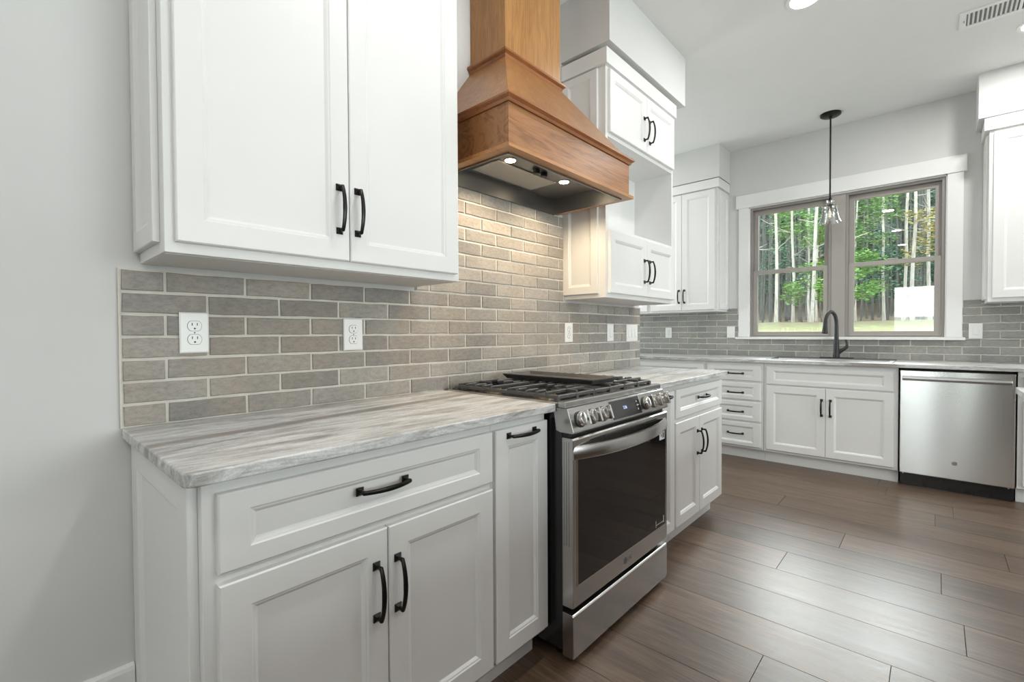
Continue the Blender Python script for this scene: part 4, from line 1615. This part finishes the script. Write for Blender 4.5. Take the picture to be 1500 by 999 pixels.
def tree(label, x, y, h, r, seed, crown=None, mat=None, lmat=None, branches=10, group=None, name='forest_tree'):
    t_ = thing(name, label, 'tree', (x, y, gz(x) - 0.05), 0, group)
    trunk_mesh(seed, h, r, branches, mat or M_BARKP, t_)
    if crown:
        rd = random.Random(seed + 100)
        mb = MB()
        for (cz, rx, rz, n, sz) in crown:
            for _ in range(6):
                leaves(mb, rd, (rd.uniform(-rx, rx) * 0.7, rd.uniform(-rx, rx) * 0.7, cz + rd.uniform(-rz, rz) * 0.7), (rx * 0.5, rx * 0.5, rz * 0.35), n // 6, sz)
        mb.build('foliage', lmat or M_LEAFD, t_)
    return t_


# prominent pale trunks, near edge of the wood
NEAR = [
    (21.45, 4.30, 0.10, 'pale trunk at the very left edge of the left window pane'),
    (22.22, 3.46, 0.13, 'pale vine-hung trunk in the left third of the left window'),
    (25.00, 3.37, 0.12, 'straight pale trunk with side twigs in the middle of the left window'),
    (27.84, 3.22, 0.10, 'thin pale trunk just left of the brightest pair in the left window'),
    (23.24, 2.33, 0.14, 'brightest thick pale trunk in the right half of the left window'),
    (30.46, 3.31, 0.11, 'slim pale trunk right of the brightest one in the left window'),
    (21.90, 0.82, 0.16, 'pale trunk at the left edge of the right window'),
    (29.44, 1.45, 0.09, 'thin grey trunk beside the bright bush in the right window'),
    (30.43, 0.36, 0.13, 'grey trunk left of the middle of the right window'),
    (28.49, -0.47, 0.13, 'pale trunk in the centre of the right window'),
    (26.13, -0.86, 0.14, 'pale branching trunk right of centre in the right window'),
    (29.33, -1.40, 0.15, 'pale trunk beside the yellowing leaves in the right window'),
]
for i, (x, y, r, lab) in enumerate(NEAR):
    tree(lab, x, y, 15, r * 0.52, 200 + i, None, M_BARKP, branches=26)

# undergrowth: (x, y, z over ground, radius, height, leaves, material, label)
BUSH = [
    (20.8, 0.62, 1.9, 1.0, 1.2, 1500, M_LEAF, 'bright green leafy bush at the lower left of the right window'),
    (23.6, 2.75, 1.8, 1.0, 1.0, 1200, M_LEAF, 'blue-green bush low in front of the trunks in the left window'),
    (27.0, 1.0, 4.2, 1.5, 1.6, 1800, M_LEAF, 'leafy green sapling in the middle of the right window'),
    (24.5, 1.15, 6.3, 0.9, 0.7, 500, M_LEAF, 'small leafy branch high at the left of the right window'),
    (27.0, 3.7, 5.0, 1.4, 1.3, 1300, M_LEAF, 'green sapling behind the trunks in the middle of the left window'),
    (25.5, 2.3, 4.2, 0.9, 0.9, 800, M_LEAF, 'green sapling at the right edge of the left window'),
    (26.5, -1.55, 3.7, 1.0, 1.5, 900, M_LEAFY, 'sapling with yellow and orange leaves at the right edge of the right window'),
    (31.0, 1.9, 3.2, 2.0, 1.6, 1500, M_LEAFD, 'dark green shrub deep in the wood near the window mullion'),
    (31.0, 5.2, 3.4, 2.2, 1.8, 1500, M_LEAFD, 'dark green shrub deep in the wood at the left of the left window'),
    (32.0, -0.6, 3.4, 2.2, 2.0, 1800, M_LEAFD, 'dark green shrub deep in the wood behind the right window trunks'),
]
for i, (x, y, hz, rr_, rz, n, mt, lab) in enumerate(BUSH):
    t_ = thing('leafy_sapling', lab, 'bush', (x, y, gz(x) - 0.03), 0)
    rd = random.Random(500 + i)
    trunk_mesh(500 + i, hz + rz * 0.5, 0.03, 4, M_BARKD, t_)
    mb = MB()
    for _ in range(14):
        leaves(mb, rd, (rd.uniform(-rr_, rr_) * 0.8, rd.uniform(-rr_, rr_) * 0.8, hz + rd.uniform(-rz, rz) * 0.8), (rr_ * 0.4, rr_ * 0.4, rz * 0.22), n // 14, 0.085)
    mb.build('foliage', mt, t_)

# darker trunks behind, copies of four
protos = []
GRP = 'slender dark trunks deep in the wood'
LAB = 'slender dark tree trunk deep in the wood beyond the window'
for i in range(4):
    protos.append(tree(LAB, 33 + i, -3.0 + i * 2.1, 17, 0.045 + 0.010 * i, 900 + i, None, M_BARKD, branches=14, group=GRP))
rd = random.Random(77)
spots = [(33 + i, -3.0 + i * 2.1) for i in range(4)] + [(n[0], n[1]) for n in NEAR]
k = 0
while k < 64:
    x = rd.uniform(28, 44)
    s_ = (x + 0.2) / 5.2
    y = -1.6 + s_ * rd.uniform(-0.25, 1.65)
    if any((x - a) ** 2 + (y - b_) ** 2 < 2.1 for a, b_ in spots):
        continue
    spots.append((x, y))
    k += 1
    o = copy_tree(protos[k % 4])
    o.location = (x, y, gz(x) - 0.05)
    o.rotation_euler = (0, 0, rd.uniform(0, 6.28))
    sc_ = rd.uniform(0.85, 1.25)
    o.scale = (sc_, sc_, 1)
# evergreens that close the view
protos = []
GRP = 'dense dark evergreens closing the view'
LAB = 'dense dark evergreen crown at the back of the wood'
for i in range(3):
    protos.append(tree(LAB, 47, -4.0 + i * 4.6, 17, 0.12, 950 + i, [(2.2, 2.2, 1.8, 900, 0.20), (5.0, 2.2, 2.2, 1100, 0.20), (8.5, 2.0, 2.4, 1100, 0.20), (12.5, 1.8, 2.6, 900, 0.20), (16.0, 1.2, 2.0, 500, 0.20)], M_BARKD, M_LEAFD, 6, GRP, 'evergreen_tree'))
cells = [(47 + 4.2 * r_, -4.0 + 4.6 * c_ + (2.3 if r_ % 2 else 0)) for r_ in range(4) for c_ in range(6) if not (r_ == 0 and c_ < 3)]
for k, (x, y) in enumerate(cells):
    o = copy_tree(protos[k % 3])
    o.location = (x, y, gz(x) - 0.05)
    o.rotation_euler = (0, 0, rd.uniform(0, 6.28))
